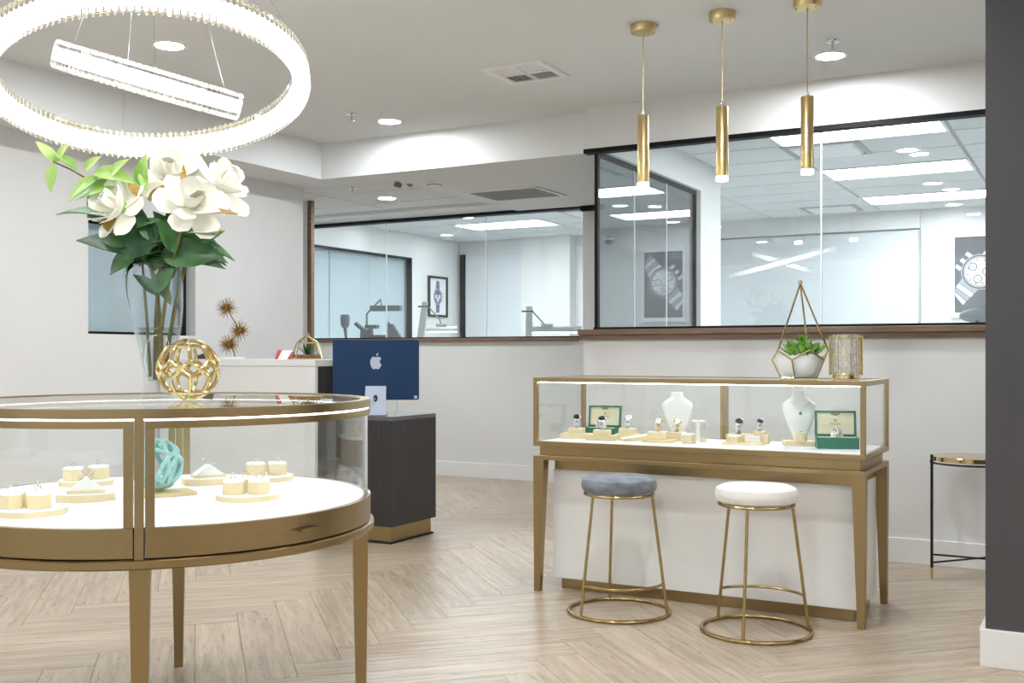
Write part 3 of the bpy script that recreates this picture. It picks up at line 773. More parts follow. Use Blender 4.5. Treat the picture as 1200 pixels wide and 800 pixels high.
# camera-frame angles turned by the yaw into world angles
stool('grey velvet counter stool with three brass legs in front of the long case', -1.92, 4.52, math.radians(96) + YAW, 'velvet', 1)
stool('white velvet counter stool with three brass legs in front of the long case', -1.278, 4.486, math.radians(4) + YAW, 'boucle', 0)

# ================================================================== SIDE TABLE
def side_table():
    cx_, cy_ = -0.588, 6.069
    t = thing('side_table', 'round gold topped side table on thin black legs beside the dark pillar', 'table', (cx_, cy_, 0))
    MB().lathe([(1e-5, 0.615), (0.198, 0.615), (0.201, 0.617), (0.201, 0.637), (0.199, 0.639), (1e-5, 0.639)], 56).build('tabletop', 'gold', t, smooth=True)
    ang = [math.radians(208.7 + d) for d in (0, 142, 218)]
    MB().torus((0, 0, 0.605), 0.202, 0.006, 56, 6).build('support_ring', 'blackm', t, smooth=True)
    for a in ang:
        x, y = 0.21 * math.cos(a), 0.21 * math.sin(a)
        l = MB().rod((x, y, 0.06), (x, y, 0.648), 0.0075, 10).build('leg', 'blackm', t, smooth=True)
        MB().cyl((x, y, 0.0), 0.006, 0.06, 10, 0.008).build('brass_tip', 'gold', l, smooth=True)
    for k, za, zb in ((1, 0.128, 0.115), (2, 0.085, 0.09)):
        MB().rod((0.21 * math.cos(ang[0]), 0.21 * math.sin(ang[0]), za), (0.21 * math.cos(ang[k]), 0.21 * math.sin(ang[k]), zb), 0.005, 8).build('cross_brace', 'blackm', t, smooth=True)
side_table()

# ================================================================== RECEPTION
rd = thing('reception_counter', 'tall white reception counter with a dark end against the left wall', 'counter', (-4.94, 5.40, 0))
MB().box(-0.66, 0.655, -0.15, -0.11, 0, 1.095).build('front_panel', 'wall', rd, bevel=0.003)
MB().box(-0.66, 0.68, -0.155, 0.15, 1.095, 1.138).build('worktop', 'wall', rd, bevel=0.003)
MB().box(0.655, 0.678, -0.15, -0.125, 0, 1.095).build('white_edge', 'wall', rd)
MB().box(0.65, 0.678, -0.125, 0.14, 0, 1.095).build('end_panel', 'darkwood', rd)
MB().box(-0.66, 0.65, 0.10, 0.14, 0, 1.095).build('rear_panel', 'darkwood', rd)
cb = thing('low_cabinet', 'low dark wood cabinet on a brass plinth under the blue computer', 'cabinet', (-4.035, 5.69, 0))
MB().box(-0.215, 0.215, -0.25, 0.25, 0.105, 0.758).build('body', 'darkwood', cb, bevel=0.002)
MB().box(-0.215, 0.215, -0.25, 0.25, 0.759, 0.785).build('worktop', mat('grey_worktop', (96, 96, 100), 0.3, noise=0.05), cb, bevel=0.002)
MB().box(-0.195, 0.195, -0.235, 0.22, 0.012, 0.105).build('plinth', 'brass', cb, bevel=0.002)
MB().box(-0.205, 0.205, -0.245, 0.235, 0.0, 0.012).build('floor_shoe', 'blackm', cb)

def computer():
    t = thing('desktop_computer', 'blue all-in-one desktop computer seen from behind on the dark cabinet', 'computer', (-4.035, 5.575, 0.785), YAW + math.radians(3))
    # local: camera side is -y
    P = MB(); w_, h_ = 0.272, 0.19; r = 0.012
    def rr(w_, h_, r):
        pts = []
        for cx_, cz_, a in ((w_ - r, h_ - r, 0), (-w_ + r, h_ - r, PI / 2), (-w_ + r, -h_ + r, PI), (w_ - r, -h_ + r, 3 * PI / 2)):
            for k in range(5): pts.append((cx_ + r * math.cos(a + k * PI / 8), cz_ + r * math.sin(a + k * PI / 8)))
        return pts
    P.prism(rr(w_, h_, r), -0.006, 0.006)
    pan = P.build('display_panel', 'navy', t, (0, -0.02, 0.286), (PI / 2, 0, 0), bevel=0.001)
    MB().prism(rr(w_ - 0.008, h_ - 0.008, r), -0.0075, -0.006).build('screen', 'dial', pan)
    MB().prism(rr(0.010, 0.010, 0.002), 0.006, 0.0068).build('power_button', 'silverblue', pan, (-0.0 + 0.25, -0.172, 0))
    # fruit emblem: body with a bite and a leaf
    def body():
        out = []
        key = [(0.0, 0.72), (0.16, 0.80), (0.36, 0.82), (0.58, 0.70), (0.70, 0.52), (0.56, 0.36), (0.50, 0.16), (0.56, -0.06), (0.74, -0.22), (0.66, -0.44), (0.50, -0.70), (0.34, -0.84), (0.18, -0.84), (0.0, -0.77),
               (-0.18, -0.84), (-0.34, -0.84), (-0.52, -0.68), (-0.68, -0.40), (-0.76, -0.06), (-0.74, 0.28), (-0.62, 0.60), (-0.42, 0.80), (-0.20, 0.81)]
        n = len(key)
        for i in range(n):
            p0, p1, p2, p3 = key[i - 1], key[i], key[(i + 1) % n], key[(i + 2) % n]
            for s_ in range(3):
                u = s_ / 3
                out.append(tuple(0.5 * (2 * p1[q] + (p2[q] - p0[q]) * u + (2 * p0[q] - 5 * p1[q] + 4 * p2[q] - p3[q]) * u * u + (3 * p1[q] - p0[q] - 3 * p2[q] + p3[q]) * u ** 3) for q in (0, 1)))
        return [(x * 0.047, y * 0.047) for x, y in out]
    em = MB().prism(body(), 0.006, 0.0072).build('emblem', 'silverblue', pan, (0, 0.045, 0))
    leaf = [(0.02, 0.92), (0.04, 1.10), (0.14, 1.26), (0.30, 1.34), (0.31, 1.18), (0.22, 1.02), (0.10, 0.94)]
    MB().prism([(x * 0.047, y * 0.047) for x, y in leaf], 0.006, 0.0072).build('emblem_leaf', 'silverblue', pan, (0, 0.045, 0))
    # stand: leaning plate with a cable hole, foot towards the screen side
    st = MB().loft([[(-0.068, -0.115, 0.004), (0.068, -0.115, 0.004), (0.068, -0.107, 0.004), (-0.068, -0.107, 0.004)], [(-0.065, -0.036, 0.185), (0.065, -0.036, 0.185), (0.065, -0.028, 0.185), (-0.065, -0.028, 0.185)]]).build('stand', 'silverblue', t, bevel=0.002)
    MB().box(-0.072, 0.072, -0.125, 0.03, 0.0, 0.005).build('stand_foot', 'darkgrey', t)
    ang = math.atan2(0.079, 0.181)
    hole = MB().lathe([(1e-5, 0), (0.0135, 0), (0.0135, 0.003), (1e-5, 0.003)], 24).build('cable_hole', 'blackm', st, (0, -0.0685, 0.108), (PI / 2 - ang, 0, 0), smooth=True)
    hole.scale = (1, 1.7, 1)
    MB().tube([(0.0, -0.065, 0.108), (0.0, -0.085, 0.108), (-0.025, -0.10, 0.085), (-0.06, -0.12, 0.055), (-0.10, -0.13, 0.03), (-0.14, -0.12, 0.008), (-0.19, -0.08, 0.005)], 0.0035, 8).build('power_cable', 'lampgrey', t, smooth=True)
    MB().tube([(0.13, -0.012, 0.10), (0.135, -0.02, 0.05), (0.125, -0.03, 0.004)], 0.0022, 6).build('side_cable', 'lampgrey', t, smooth=True)
computer()

# ================================================================== JEWELLERY IN THE ROUND CASE
DZ = 0.718
def hexpoly(r, a=0.0, n=6): return [(r * math.cos(a + 2 * PI * k / n), r * math.sin(a + 2 * PI * k / n)) for k in range(n)]
def tray(label, x, y, z, r, h=0.018, hexa=None, rot=0.0):
    t = thing('display_tray', label, 'display tray', (x, y, z), rot, 'low cream display trays')
    poly = hexpoly(r, 0, 48) if hexa is None else hexa
    MB().prism(poly, 0, h - 0.002).build('rim', 'cream', t, smooth=hexa is None)
    MB().prism([(px * 0.985, py * 0.985) for px, py in poly], h - 0.002, h).build('pad', 'pad', t)
    return t
def ring_block(label, x, y, z, rot=0.0, r=0.036, h=0.038):
    t = thing('ring_block', label, 'ring stand', (x, y, z), rot, 'hexagonal ring blocks')
    MB().prism(hexpoly(r), 0, h).build('body', 'cream', t, bevel=0.0015)
    MB().prism(hexpoly(r * 1.0), h, h + 0.008, 0.93).build('pad', 'pad', t, bevel=0.001)
    return t
def ring(label, x, y, z, rot=0.0, gold=False, tilt=0.15):
    t = thing('finger_ring', label, 'ring', (x, y, z + 0.007), rot, 'rings on the blocks')
    R = 0.0095
    MB().torus((0, 0, 0), R, 0.0014, 28, 6).build('band', 'gold' if gold else 'steel', t, (0, 0, 0), (PI / 2 + tilt, 0, 0), smooth=True)
    MB().lathe([(1e-5, R - 0.001), (0.005, R + 0.004), (0.004, R + 0.0065), (1e-5, R + 0.007)], 8).build('stone', 'crystal', t, rot=(tilt, 0, 0))
    return t
B_H = 0.046
sets = [('front right', (-2.342, 2.555), 0.097, [('left front', -2.365, 2.515), ('right front', -2.300, 2.560), ('rear', -2.385, 2.592)]),
        ('rear right', (-2.628, 2.972), 0.090, [('left', -2.668, 2.952), ('right', -2.610, 3.000)]),
        ('front left', (-2.660, 2.020), 0.097, [('left', -2.700, 1.985), ('right', -2.632, 2.022), ('rear', -2.690, 2.062)]),
        ('rear left', (-3.09, 2.565), 0.090, [('left', -3.105, 2.525), ('right', -3.075, 2.605)])]
for nm, c, r, bl in sets:
    tray('round cream display tray at the ' + nm + ' of the round case', c[0], c[1], DZ, r)
    for bn, x, y in bl:
        ra = rnd.uniform(0, 1.0)
        ring_block(f'{bn} hexagonal ring block on the {nm} round tray', x, y, DZ + 0.018, ra)
        ring(f'small sparkling ring on the {bn} block of the {nm} round tray', x, y, DZ + 0.018 + B_H, YAW + rnd.uniform(-0.7, 0.7), rnd.random() < 0.3)
def wedge(label, x, y, rot, w_=0.075, lbl2=None):
    hx = [(-0.085, -0.03), (-0.04, -0.062), (0.04, -0.062), (0.085, -0.03), (0.085, 0.03), (0.04, 0.062), (-0.04, 0.062), (-0.085, 0.03)]
    tray(label, x, y, DZ, 0.08, 0.024, hx, rot)
    t = thing('ring_ramp', lbl2, 'ring stand', (x, y, DZ + 0.024), rot, 'sloping ring stands')
    MB().box(-0.055, 0.055, -0.03, 0.03, 0, 0.010).build('base', 'cream', t, bevel=0.001)
    MB().loft([[(-0.05, -0.026, 0.010), (-0.05, 0.026, 0.010), (0.05, 0.026, 0.010), (0.05, -0.026, 0.010)], [(-0.005, -0.026, 0.042), (-0.005, 0.026, 0.042), (0.008, 0.026, 0.042), (0.008, -0.026, 0.042)]]).build('slope', 'pad', t)
    for k in range(2):
        ring('ring laid on the sloping stand, %s' % (('left of the teal knot' if k else 'left of the teal knot, nearer the edge') if 'left' in lbl2 else ('right of the teal knot' if k else 'right of the teal knot, nearer the edge')), x + 0.012 * (1 if k else -1), y + 0.012 * (1 if k else -1), DZ + 0.066, rot + 1.2, False)
wedge('long faceted cream tray right of the teal knot', -2.735, 2.785, YAW + 0.5, lbl2='sloping white ring stand right of the teal knot')
wedge('long faceted cream tray left of the teal knot', -2.76, 2.29, YAW + 0.35, lbl2='sloping white ring stand left of the teal knot')
# teal knot on a board
bd = MB().box(-0.085, 0.085, -0.06, 0.06, 0, 0.012).build('wooden_board', 'board', None, (-2.64, 2.50, DZ), (0, 0, YAW + 0.55), bevel=0.002)
tag(bd, 'thin pale wooden board under the teal knot', 'board')
def knot():
    t = thing('knot_sculpture', 'teal glass knot sculpture on the pale wooden board in the round case', 'sculpture', (-2.665, 2.488, DZ + 0.012), YAW)
    rr = random.Random(3); R = 0.075
    for k in range(8):
        n = Vector((rr.uniform(-1, 1), rr.uniform(-1, 1), rr.uniform(-0.7, 0.7))).normalized()
        q = Vector((0, 0, 1)).rotation_difference(n)
        ph = rr.uniform(0, 6)
        pts = []
        for i in range(40):
            a = 2 * PI * i / 40
            v = q @ Vector((math.cos(a), math.sin(a), 0.28 * math.sin(2 * a + ph))) * R
            pts.append((v.x, v.y, max(v.z, -R) + R + 0.010))
        MB().tube(pts, 0.0078, 10, closed=True).build('loop', 'teal', t, smooth=True)
    b = MB(); 
    for k in range(45):
        a = rr.uniform(0, 2 * PI); u = rr.uniform(0.0, 0.6)
        b.sphere((R * 0.85 * math.sin(u) * math.cos(a), R * 0.85 * math.sin(u) * math.sin(a), R + R * 0.95 * math.cos(u) + 0.012), rr.uniform(0.006, 0.012), 7, 5)
    b.build('coral_crust', 'teal', t, smooth=True)
knot()

# ================================================================== THINGS ON THE ROUND CASE
TZ = 1.027
def wire_ball():
    t = thing('openwork_ball', 'gold openwork ball with pentagon shaped holes on the round case', 'ornament', (-2.515, 2.475, 1.0245), YAW)
    R = 0.098; N = 9; rw = 0.0062
    def S(lat, k, rr=R - rw):
        la = math.radians(lat); lo = 2 * PI * k / N - PI / 2 - PI / N
        return Vector((rr * math.cos(la) * math.cos(lo), rr * math.cos(la) * math.sin(lo), rr * math.sin(la) + R))
    b = MB()
    def strut(p, q_, n=4, r=rw):
        c = Vector((0, 0, R)); pts = []
        for u in range(n + 1):
            v = p.lerp(q_, u / n) - c; pts.append(c + v.normalized() * (R - rw))
        b.tube(pts, r, 8)
    for sg in (-1, 1):
        for k in range(N):
            strut(S(sg * 50, k), S(sg * 50, k + 1)); strut(S(sg * 50, k), S(sg * 16, k)); strut(S(sg * 16, k), S(0, k + 0.5)); strut(S(sg * 16, k), S(0, k - 0.5))
            b.sphere(tuple(S(sg * 50, k)), rw * 1.15, 8, 6); b.sphere(tuple(S(sg * 16, k)), rw * 1.2, 8, 6)
        for k in range(0, N, 3):
            strut(S(sg * 50, k), S(sg * 74, k + 0.5)); strut(S(sg * 50, k + 1), S(sg * 74, k + 0.5)); strut(S(sg * 74, k + 0.5), S(sg * 74, k + 3.5))
    for k in range(N): b.sphere(tuple(S(0, k + 0.5)), rw * 1.25, 8, 6)
    b.build('lattice', 'gold', t, smooth=True)
wire_ball()
VX, VY = -2.772, 2.590
def vase():
    t = thing('glass_vase', 'tall clear glass vase holding the white flowers on the round case', 'vase', (VX, VY, 1.0245))
    out = [(1e-5, 0.0), (0.052, 0.0), (0.056, 0.004), (0.052, 0.018), (0.046, 0.035), (0.048, 0.075), (0.060, 0.13), (0.074, 0.19), (0.084, 0.25), (0.088, 0.31), (0.087, 0.38), (0.084, 0.43), (0.083, 0.445)]
    out = [(r * 0.94, z_) for r, z_ in out]
    inn = [(0.080, 0.445), (0.081, 0.43), (0.084, 0.38), (0.085, 0.31), (0.080, 0.25), (0.070, 0.19), (0.056, 0.13), (0.042, 0.08), (0.03, 0.055), (1e-5, 0.05)]
    inn = [(r * 0.94, z_) for r, z_ in inn]
    MB().lathe(out + inn, 56).build('body', 'vglass', t, smooth=True)
    MB().lathe([(1e-5, 0.052), (0.029, 0.056), (0.038, 0.081), (0.051, 0.13), (0.064, 0.19), (0.072, 0.235), (1e-5, 0.236)], 48).build('water', 'water', t, smooth=True)
vase()

# bouquet ----------------------------------------------------------------
def leaf_mesh(name, L, W, curl, m, fold=0.25, n=7):
    """pointed leaf along +x, thin, folded on its midrib and curled down"""
    rows = []
    for i in range(n + 1):
        u = i / n; wd = W * (math.sin(PI * u ** 0.75) ** 0.9) * 0.5 + 0.0006
        x = L * u; z = -curl * L * u * u
        if curl: x = L * (u - 0.3 * curl * u * u)
        rows.append([(x, -wd, z + fold * wd), (x, -wd * 0.5, z + fold * wd * 0.35), (x, 0, z), (x, wd * 0.5, z + fold * wd * 0.35), (x, wd, z + fold * wd)])
    b = MB(); top = [p for r in rows for p in r]; k = 5; N = len(top)
    th = 0.0012
    vs = top + [(p[0], p[1], p[2] - th) for p in top]; fs = []
    for i in range(n):
        for j in range(4):
            a, c, d, e = i * k + j, i * k + j + 1, (i + 1) * k + j + 1, (i + 1) * k + j
            fs += [(a, e, d, c), (a + N, c + N, d + N, e + N)]
    for i in range(n):
        for j in (0, 4):
            a, e = i * k + j, (i + 1) * k + j
            fs.append((a, e, e + N, a + N))
    for i in (0, n):
        for j in range(4):
            a, c = i * k + j, i * k + j + 1
            fs.append((a, c, c + N, a + N))
    b.add(vs, fs)
    return b.mesh(name, m, True)
def petal_mesh(L, W, cup, m='petal'):
    n = 6; rows = []
    for i in range(n + 1):
        u = i / n; wd = W * 0.5 * (math.sin(PI * min(1, (0.12 + 0.80 * u))) ** 0.6) * (0.45 + 0.75 * u)
        if i == n: wd *= 0.45
        x = L * (u - 0.12 * cup * u * u); z = L * cup * (u * u * 0.9 - 0.25 * u ** 4)
        rows.append([(x, wd * s_, z + abs(s_) ** 2 * wd * 0.55 * cup) for s_ in (-1, -0.5, 0, 0.5, 1)])
    top = [p for r in rows for p in r]; N = len(top); k = 5; th = 0.0015
    vs = top + [(p[0], p[1], p[2] - th) for p in top]; fs = []
    for i in range(n):
        for j in range(4):
            a, c, d, e = i * k + j, i * k + j + 1, (i + 1) * k + j + 1, (i + 1) * k + j
            fs += [(a, e, d, c), (a + N, c + N, d + N, e + N)]
        for j in (0, 4):
            a, e = i * k + j, (i + 1) * k + j; fs.append((a, e, e + N, a + N))
    for i in (0, n):
        for j in range(4):
            a, c = i * k + j, i * k + j + 1; fs.append((a, c, c + N, a + N))
    return MB().add(vs, fs).mesh('petal', m, True)
def bouquet():
    t = thing('flower_bouquet', 'bouquet of cream white magnolias with green leaves in the glass vase', 'flowers', (VX, VY, 1.0245), YAW)
    # local frame: x right, y away, z up; picture scale about 350 px per metre
    def P(px, py, d=0.0): return Vector(((px - 190) / 345, d, 0.1455 + (415 - py) / 345))
    fl = [((154, 250), -0.05, (-0.45, -0.8, 0.35)), ((206, 212), 0.02, (0.0, -0.72, 0.6)), ((236, 247), -0.08, (0.45, -0.8, 0.3)), ((258, 222), 0.03, (0.75, -0.35, 0.55))]
    pms = [petal_mesh(0.118, 0.095, 0.25), petal_mesh(0.104, 0.086, 0.6), petal_mesh(0.080, 0.070, 1.0)]
    mouth = [Vector((0.03, 0.0, 0.43)), Vector((-0.02, 0.02, 0.43)), Vector((0.035, -0.03, 0.43)), Vector((0.05, 0.02, 0.43)), Vector((-0.04, -0.02, 0.43)), Vector((0.0, -0.04, 0.43))]
    foot = [Vector((0.012, 0.0, 0.06)), Vector((-0.012, 0.01, 0.06)), Vector((0.0, -0.012, 0.06)), Vector((0.02, 0.012, 0.07)), Vector((-0.02, -0.01, 0.07)), Vector((0.004, 0.018, 0.06))]
    def stem(a, b_, c, r=0.0055, m='stem'):
        pts = []
        for i in range(11):
            u = i / 10; pts.append(a.lerp(b_, u).lerp(b_.lerp(c, u), u))
        MB().tube(pts, [r * (1 - 0.35 * i / 10) for i in range(11)], 8).build('stem', m, t, smooth=True)
    for k, ((px, py), d, nrm) in enumerate(fl):
        c = P(px, py, d); n = Vector(nrm).normalized()
        stem(foot[k], mouth[k], c - n * 0.01, 0.0075)
        q = n.to_track_quat('Z', 'Y')
        ctr = MB().lathe([(1e-5, -0.006), (0.010, -0.002), (0.010, 0.006), (0.006, 0.016), (1e-5, 0.02)], 12).build('blossom', 'stamen', t, c, q.to_euler(), smooth=True)
        for lay, (np_, tilt, off) in enumerate(((6, 0.10, 0), (5, -0.35, 0.4), (4, -0.75, 0.2))):
            for j in range(np_):
                a = 2 * PI * j / np_ + off + rnd.uniform(-0.15, 0.15)
                e = Euler((rnd.uniform(-0.2, 0.2), tilt + rnd.uniform(-0.15, 0.15), a))
                s_ = rnd.uniform(0.88, 1.08)
                link('petal', pms[lay], ctr, (0.006 * math.cos(a), 0.006 * math.sin(a), 0.002 * lay), e, (s_, s_, s_))
    lm = {'d': leaf_mesh('leaf', 0.11, 0.052, 0.28, 'leafd'), 'D': leaf_mesh('leaf', 0.12, 0.045, 0.75, 'leafd'), 'l': leaf_mesh('leaf', 0.075, 0.030, 0.3, 'leafl'), 'L': leaf_mesh('leaf', 0.10, 0.046, 0.35, 'leafl'), 'b': leaf_mesh('leaf', 0.085, 0.04, 0.2, 'leafb'), 'n': leaf_mesh('leaf', 0.10, 0.02, 0.1, 'leafb')}
    def leaf(kind, p0, p1, depth0=-0.03, depth1=None, roll=0.0, sc=1.0):
        a = P(*p0, depth0); b_ = P(*p1, depth0 - 0.02 if depth1 is None else depth1)
        d = b_ - a; L = d.length
        base = 0.11 if kind == 'd' else 0.12 if kind == 'D' else 0.075 if kind == 'l' else 0.10 if kind in 'Ln' else 0.085
        x = d.normalized(); z = Vector((0, -0.75, 0.65)); z = (z - x * z.dot(x))
        if z.length < 0.05: z = Vector((0, -1, 0.2)) - x * x.dot(Vector((0, -1, 0.2)))
        z.normalize(); y = z.cross(x)
        m3 = Matrix((x, y, z)).transposed() @ Matrix.Rotation(roll, 3, 'X')
        k = L / base * sc
        link('leaf', lm[kind], t, a, m3.to_euler(), (k, k * 1.0, k))
    # twig at the upper left with its pale leaves
    stem(Vector((-0.01, 0.0, 0.40)), P(168, 232, -0.01), P(78, 196, -0.06), 0.004)
    for a in (('l', (80, 197), (66, 172)), ('l', (82, 196), (92, 175)), ('l', (79, 198), (73, 226)), ('l', (104, 204), (86, 184)), ('l', (112, 206), (128, 190)),
              ('L', (122, 208), (168, 208)), ('l', (140, 214), (158, 192)), ('l', (128, 213), (94, 232)), ('L', (150, 222), (104, 226)), ('l', (178, 205), (184, 226)), ('l', (176, 224), (180, 190)),
              ('L', (183, 238), (214, 232)), ('l', (165, 254), (152, 238))):
        leaf(*a, -0.05, -0.08, rnd.uniform(-0.4, 0.4), 1.12)
    dk = [('d', (150, 262), (92, 240)), ('d', (168, 300), (108, 270)), ('d', (178, 290), (150, 242)), ('d', (176, 298), (154, 288)), ('d', (182, 308), (168, 246)), ('d', (190, 300), (204, 252)),
          ('D', (172, 292), (122, 322)), ('D', (168, 296), (132, 300)), ('D', (176, 302), (128, 312)), ('d', (166, 284), (126, 280)), ('D', (220, 286), (266, 276)), ('d', (214, 290), (262, 296)), ('d', (196, 286), (176, 258)), ('d', (200, 280), (214, 248)), ('d', (196, 312), (158, 296)), ('d', (200, 308), (236, 290)), ('d', (190, 345), (212, 318)), ('d', (206, 300), (222, 262)),
          ('d', (214, 296), (252, 286)), ('D', (222, 290), (258, 290)), ('d', (228, 278), (262, 270)), ('d', (210, 286), (196, 250)), ('d', (184, 318), (176, 282)), ('d', (199, 326), (186, 292)), ('d', (216, 300), (206, 262)),
          ('d', (180, 280), (170, 310)), ('D', (210, 268), (248, 262)), ('d', (160, 270), (136, 246)), ('d', (196, 348), (178, 322)), ('d', (205, 290), (186, 316)), ('d', (186, 285), (216, 300)), ('d', (120, 262), (104, 226)),
          ('d', (172, 272), (196, 258)), ('d', (192, 334), (210, 352)), ('d', (212, 312), (224, 286))]
    for i, a in enumerate(dk): leaf(*a, -0.06 + 0.045 * (i % 4), None, rnd.uniform(-0.6, 0.6), 1.15)
    for a in (('b', (146, 278), (136, 248)), ('b', (186, 240), (206, 218)), ('b', (178, 236), (164, 218)), ('n', (250, 252), (290, 253)), ('n', (240, 278), (274, 272)), ('n', (228, 236), (226, 198))):
        leaf(*a, -0.06, -0.07, rnd.uniform(-0.3, 0.3), 1.0)
    for i in range(26):
        a_ = rnd.uniform(-0.15, PI + 0.15); r_ = rnd.uniform(34, 66)
        o_ = (rnd.uniform(172, 212), rnd.uniform(282, 306))
        leaf('d' if i % 3 else 'D', o_, (o_[0] + r_ * math.cos(a_), o_[1] - 0.62 * r_ * math.sin(a_)), rnd.uniform(-0.05, 0.07), None, rnd.uniform(-0.7, 0.7), 1.15)
    stem(foot[4], mouth[4], P(170, 285, 0.0), 0.006); stem(foot[5], mouth[5], P(200, 270, 0.0), 0.006)
    stem(Vector((0.05, 0, 0.40)), P(222, 290, 0.0), P(262, 272, -0.02), 0.003)
bouquet()

# ================================================================== ON THE LONG CASE
LZ = 1.056
def terrarium():
    t = thing('teardrop_terrarium', 'tall gold wire terrarium with a white bowl of succulents on the long case', 'terrarium', (-1.235, 5.07, LZ), YAW + 0.70)
    V = {}
    for k in range(5):
        a = 2 * PI * k / 5 - PI / 2
        V['b', k] = Vector((0.088 * math.cos(a), 0.088 * math.sin(a), 0.004)); V['m', k] = Vector((0.128 * math.cos(a), 0.128 * math.sin(a), 0.088))
        a += PI / 5
        V['u', k] = Vector((0.126 * math.cos(a), 0.126 * math.sin(a), 0.132))
    top = Vector((0, 0, 0.445)); r = 0.0046
    E_ = []
    for k in range(5):
        E_ += [(V['b', k], V['b', (k + 1) % 5]), (V['b', k], V['m', k]), (V['m', k], V['u', k]), (V['u', k], V['m', (k + 1) % 5])]
    for a, b_ in E_: MB().rod(a, b_, r, 6).build('lower_rod', 'gold', t)
    for k in range(5):
        if k != 4: MB().rod(V['u', k], top, r, 6).build('upright_rod', 'gold', t)
    MB().sphere(tuple(top + Vector((0, 0, 0.006))), 0.011, 14, 10).build('finial', 'gold', t, smooth=True)
    MB().lathe([(1e-5, 0.004), (0.06, 0.005), (0.088, 0.03), (0.106, 0.07), (0.112, 0.105), (0.109, 0.108), (0.103, 0.098), (1e-5, 0.096)], 40).build('bowl', 'ceramic', t, smooth=True)
    lm = leaf_mesh('succulent_leaf', 0.05, 0.024, -0.5, 'succ', 0.5, 4)
    rr = random.Random(5)
    for (x, y, z, s_, n) in ((0.05, -0.05, 0.112, 1.0, 16), (-0.03, -0.06, 0.112, 0.95, 16), (-0.075, -0.02, 0.110, 0.75, 12), (-0.045, 0.02, 0.135, 0.8, 12), (0.01, 0.0, 0.17, 0.7, 12), (0.012, -0.005, 0.135, 0.9, 12), (0.03, 0.05, 0.11, 0.8, 12), (0.07, 0.03, 0.11, 0.75, 10), (-0.06, -0.055, 0.112, 0.8, 12), (0.0, 0.06, 0.115, 0.8, 12)):
        rs = MB().cyl((0, 0, -0.05), 0.004, 0.052, 8).build('succulent_rosette', 'succ', t, (x, y, z))
        for k in range(n):
            a = k * 2.4; u = k / n
            link('succulent_leaf', lm, rs, (0, 0, 0), (0, -0.15 - 1.15 * u, a), (1.35 * s_ * (1 - 0.45 * u),) * 3)
terrarium()
def candle():
    t = thing('candle_holder', 'mercury glass candle holder in a gold wire cage on the long case', 'candle holder', (-1.025, 5.06, LZ), YAW)
    MB().lathe([(0.066, 0.02), (0.068, 0.022), (0.068, 0.205), (0.065, 0.205), (0.065, 0.022)], 48).build('glass_cylinder', 'mercury', t, smooth=True)
    MB().lathe([(1e-5, 0.0), (0.06, 0.0), (0.062, 0.006), (0.060, 0.02), (1e-5, 0.02)], 40).build('base', 'gold', t, smooth=True)
    MB().torus((0, 0, 0.112), 0.0735, 0.0013, 48, 6).build('wire_hoop', 'gold', t)
    MB().torus((0, 0, 0.024), 0.0735, 0.002, 48, 6).build('wire_hoop', 'gold', t)
    MB().torus((0, 0, 0.196), 0.0735, 0.002, 48, 6).build('wire_hoop', 'gold', t)
    for k in range(16):
        a = 2 * PI * k / 16
        MB().box(0.071, 0.0755, -0.0016, 0.0016, 0.018, 0.198).build('cage_wire', 'gold', t, rot=(0, 0, a))
candle()

# ================================================================== INSIDE THE LONG CASE
CD = 0.741
def watch_bracelet(label, x, y, z, rot=0.0, dial='dial', metal='steel', s_=1.0, group='watches in the long case'):
    t = thing('wrist_watch', label, 'watch', (x, y, z), rot, group); t.scale = (s_,) * 3
    # closed bracelet standing on a cushion, dial up and tilted to the front
    ring_ = []
    for i in range(28):
        a = 2 * PI * i / 28; cx_, cz_ = 0.024 * math.cos(a), 0.030 + 0.030 * math.sin(a)
        nx, nz = math.cos(a), math.sin(a); w_ = 0.009
        ring_.append([(-w_, cx_ + 0.0018 * nx, cz_ + 0.0018 * nz), (w_, cx_ + 0.0018 * nx, cz_ + 0.0018 * nz), (w_, cx_ - 0.0018 * nx, cz_ - 0.0018 * nz), (-w_, cx_ - 0.0018 * nx, cz_ - 0.0018 * nz)])
    ring_.append(ring_[0])
    MB().loft(ring_, caps=False).build('bracelet', metal, t, smooth=True)
    hd = MB().lathe([(1e-5, 0), (0.018, 0), (0.020, 0.003), (0.020, 0.008), (0.0175, 0.010), (1e-5, 0.010)], 28).build('watch_case', metal, t, (0, -0.014, 0.050), (0.75, 0, 0), smooth=True)
    MB().cyl((0, 0, 0.0101), 0.0155, 0.0006, 24).build('dial', dial, hd)
    MB().cyl((0.022, 0, 0.0035), 0.003, 0.003, 8).build('crown', metal, hd)
    MB().box(-0.0105, 0.0105, -0.016, 0.016, 0.004, 0.052).build('cushion', 'pad', t, bevel=0.004)
    return t
def stand2(label, x, y, rot, w0=0.15, d0=0.085, h0=0.026, w1=0.08, d1=0.055, h1=0.024, off=(0, 0)):
    t = thing('watch_stand', label, 'display stand', (x, y, CD), rot, 'stepped cream watch stands')
    MB().box(-w0 / 2, w0 / 2, -d0 / 2, d0 / 2, 0, h0).build('lower_step', 'cream', t, bevel=0.002)
    MB().box(off[0] - w1 / 2, off[0] + w1 / 2, off[1] - d1 / 2, off[1] + d1 / 2, h0, h0 + h1).build('upper_step', 'cream', t, bevel=0.002)
    MB().box(off[0] - w1 / 2 + 0.002, off[0] + w1 / 2 - 0.002, off[1] - d1 / 2 + 0.002, off[1] + d1 / 2 - 0.002, h0 + h1, h0 + h1 + 0.003).build('pad', 'pad', t)
    return h0 + h1 + 0.003
z = stand2('stepped cream stand nearest the left end of the long case', -2.355, 4.99, 0.12)
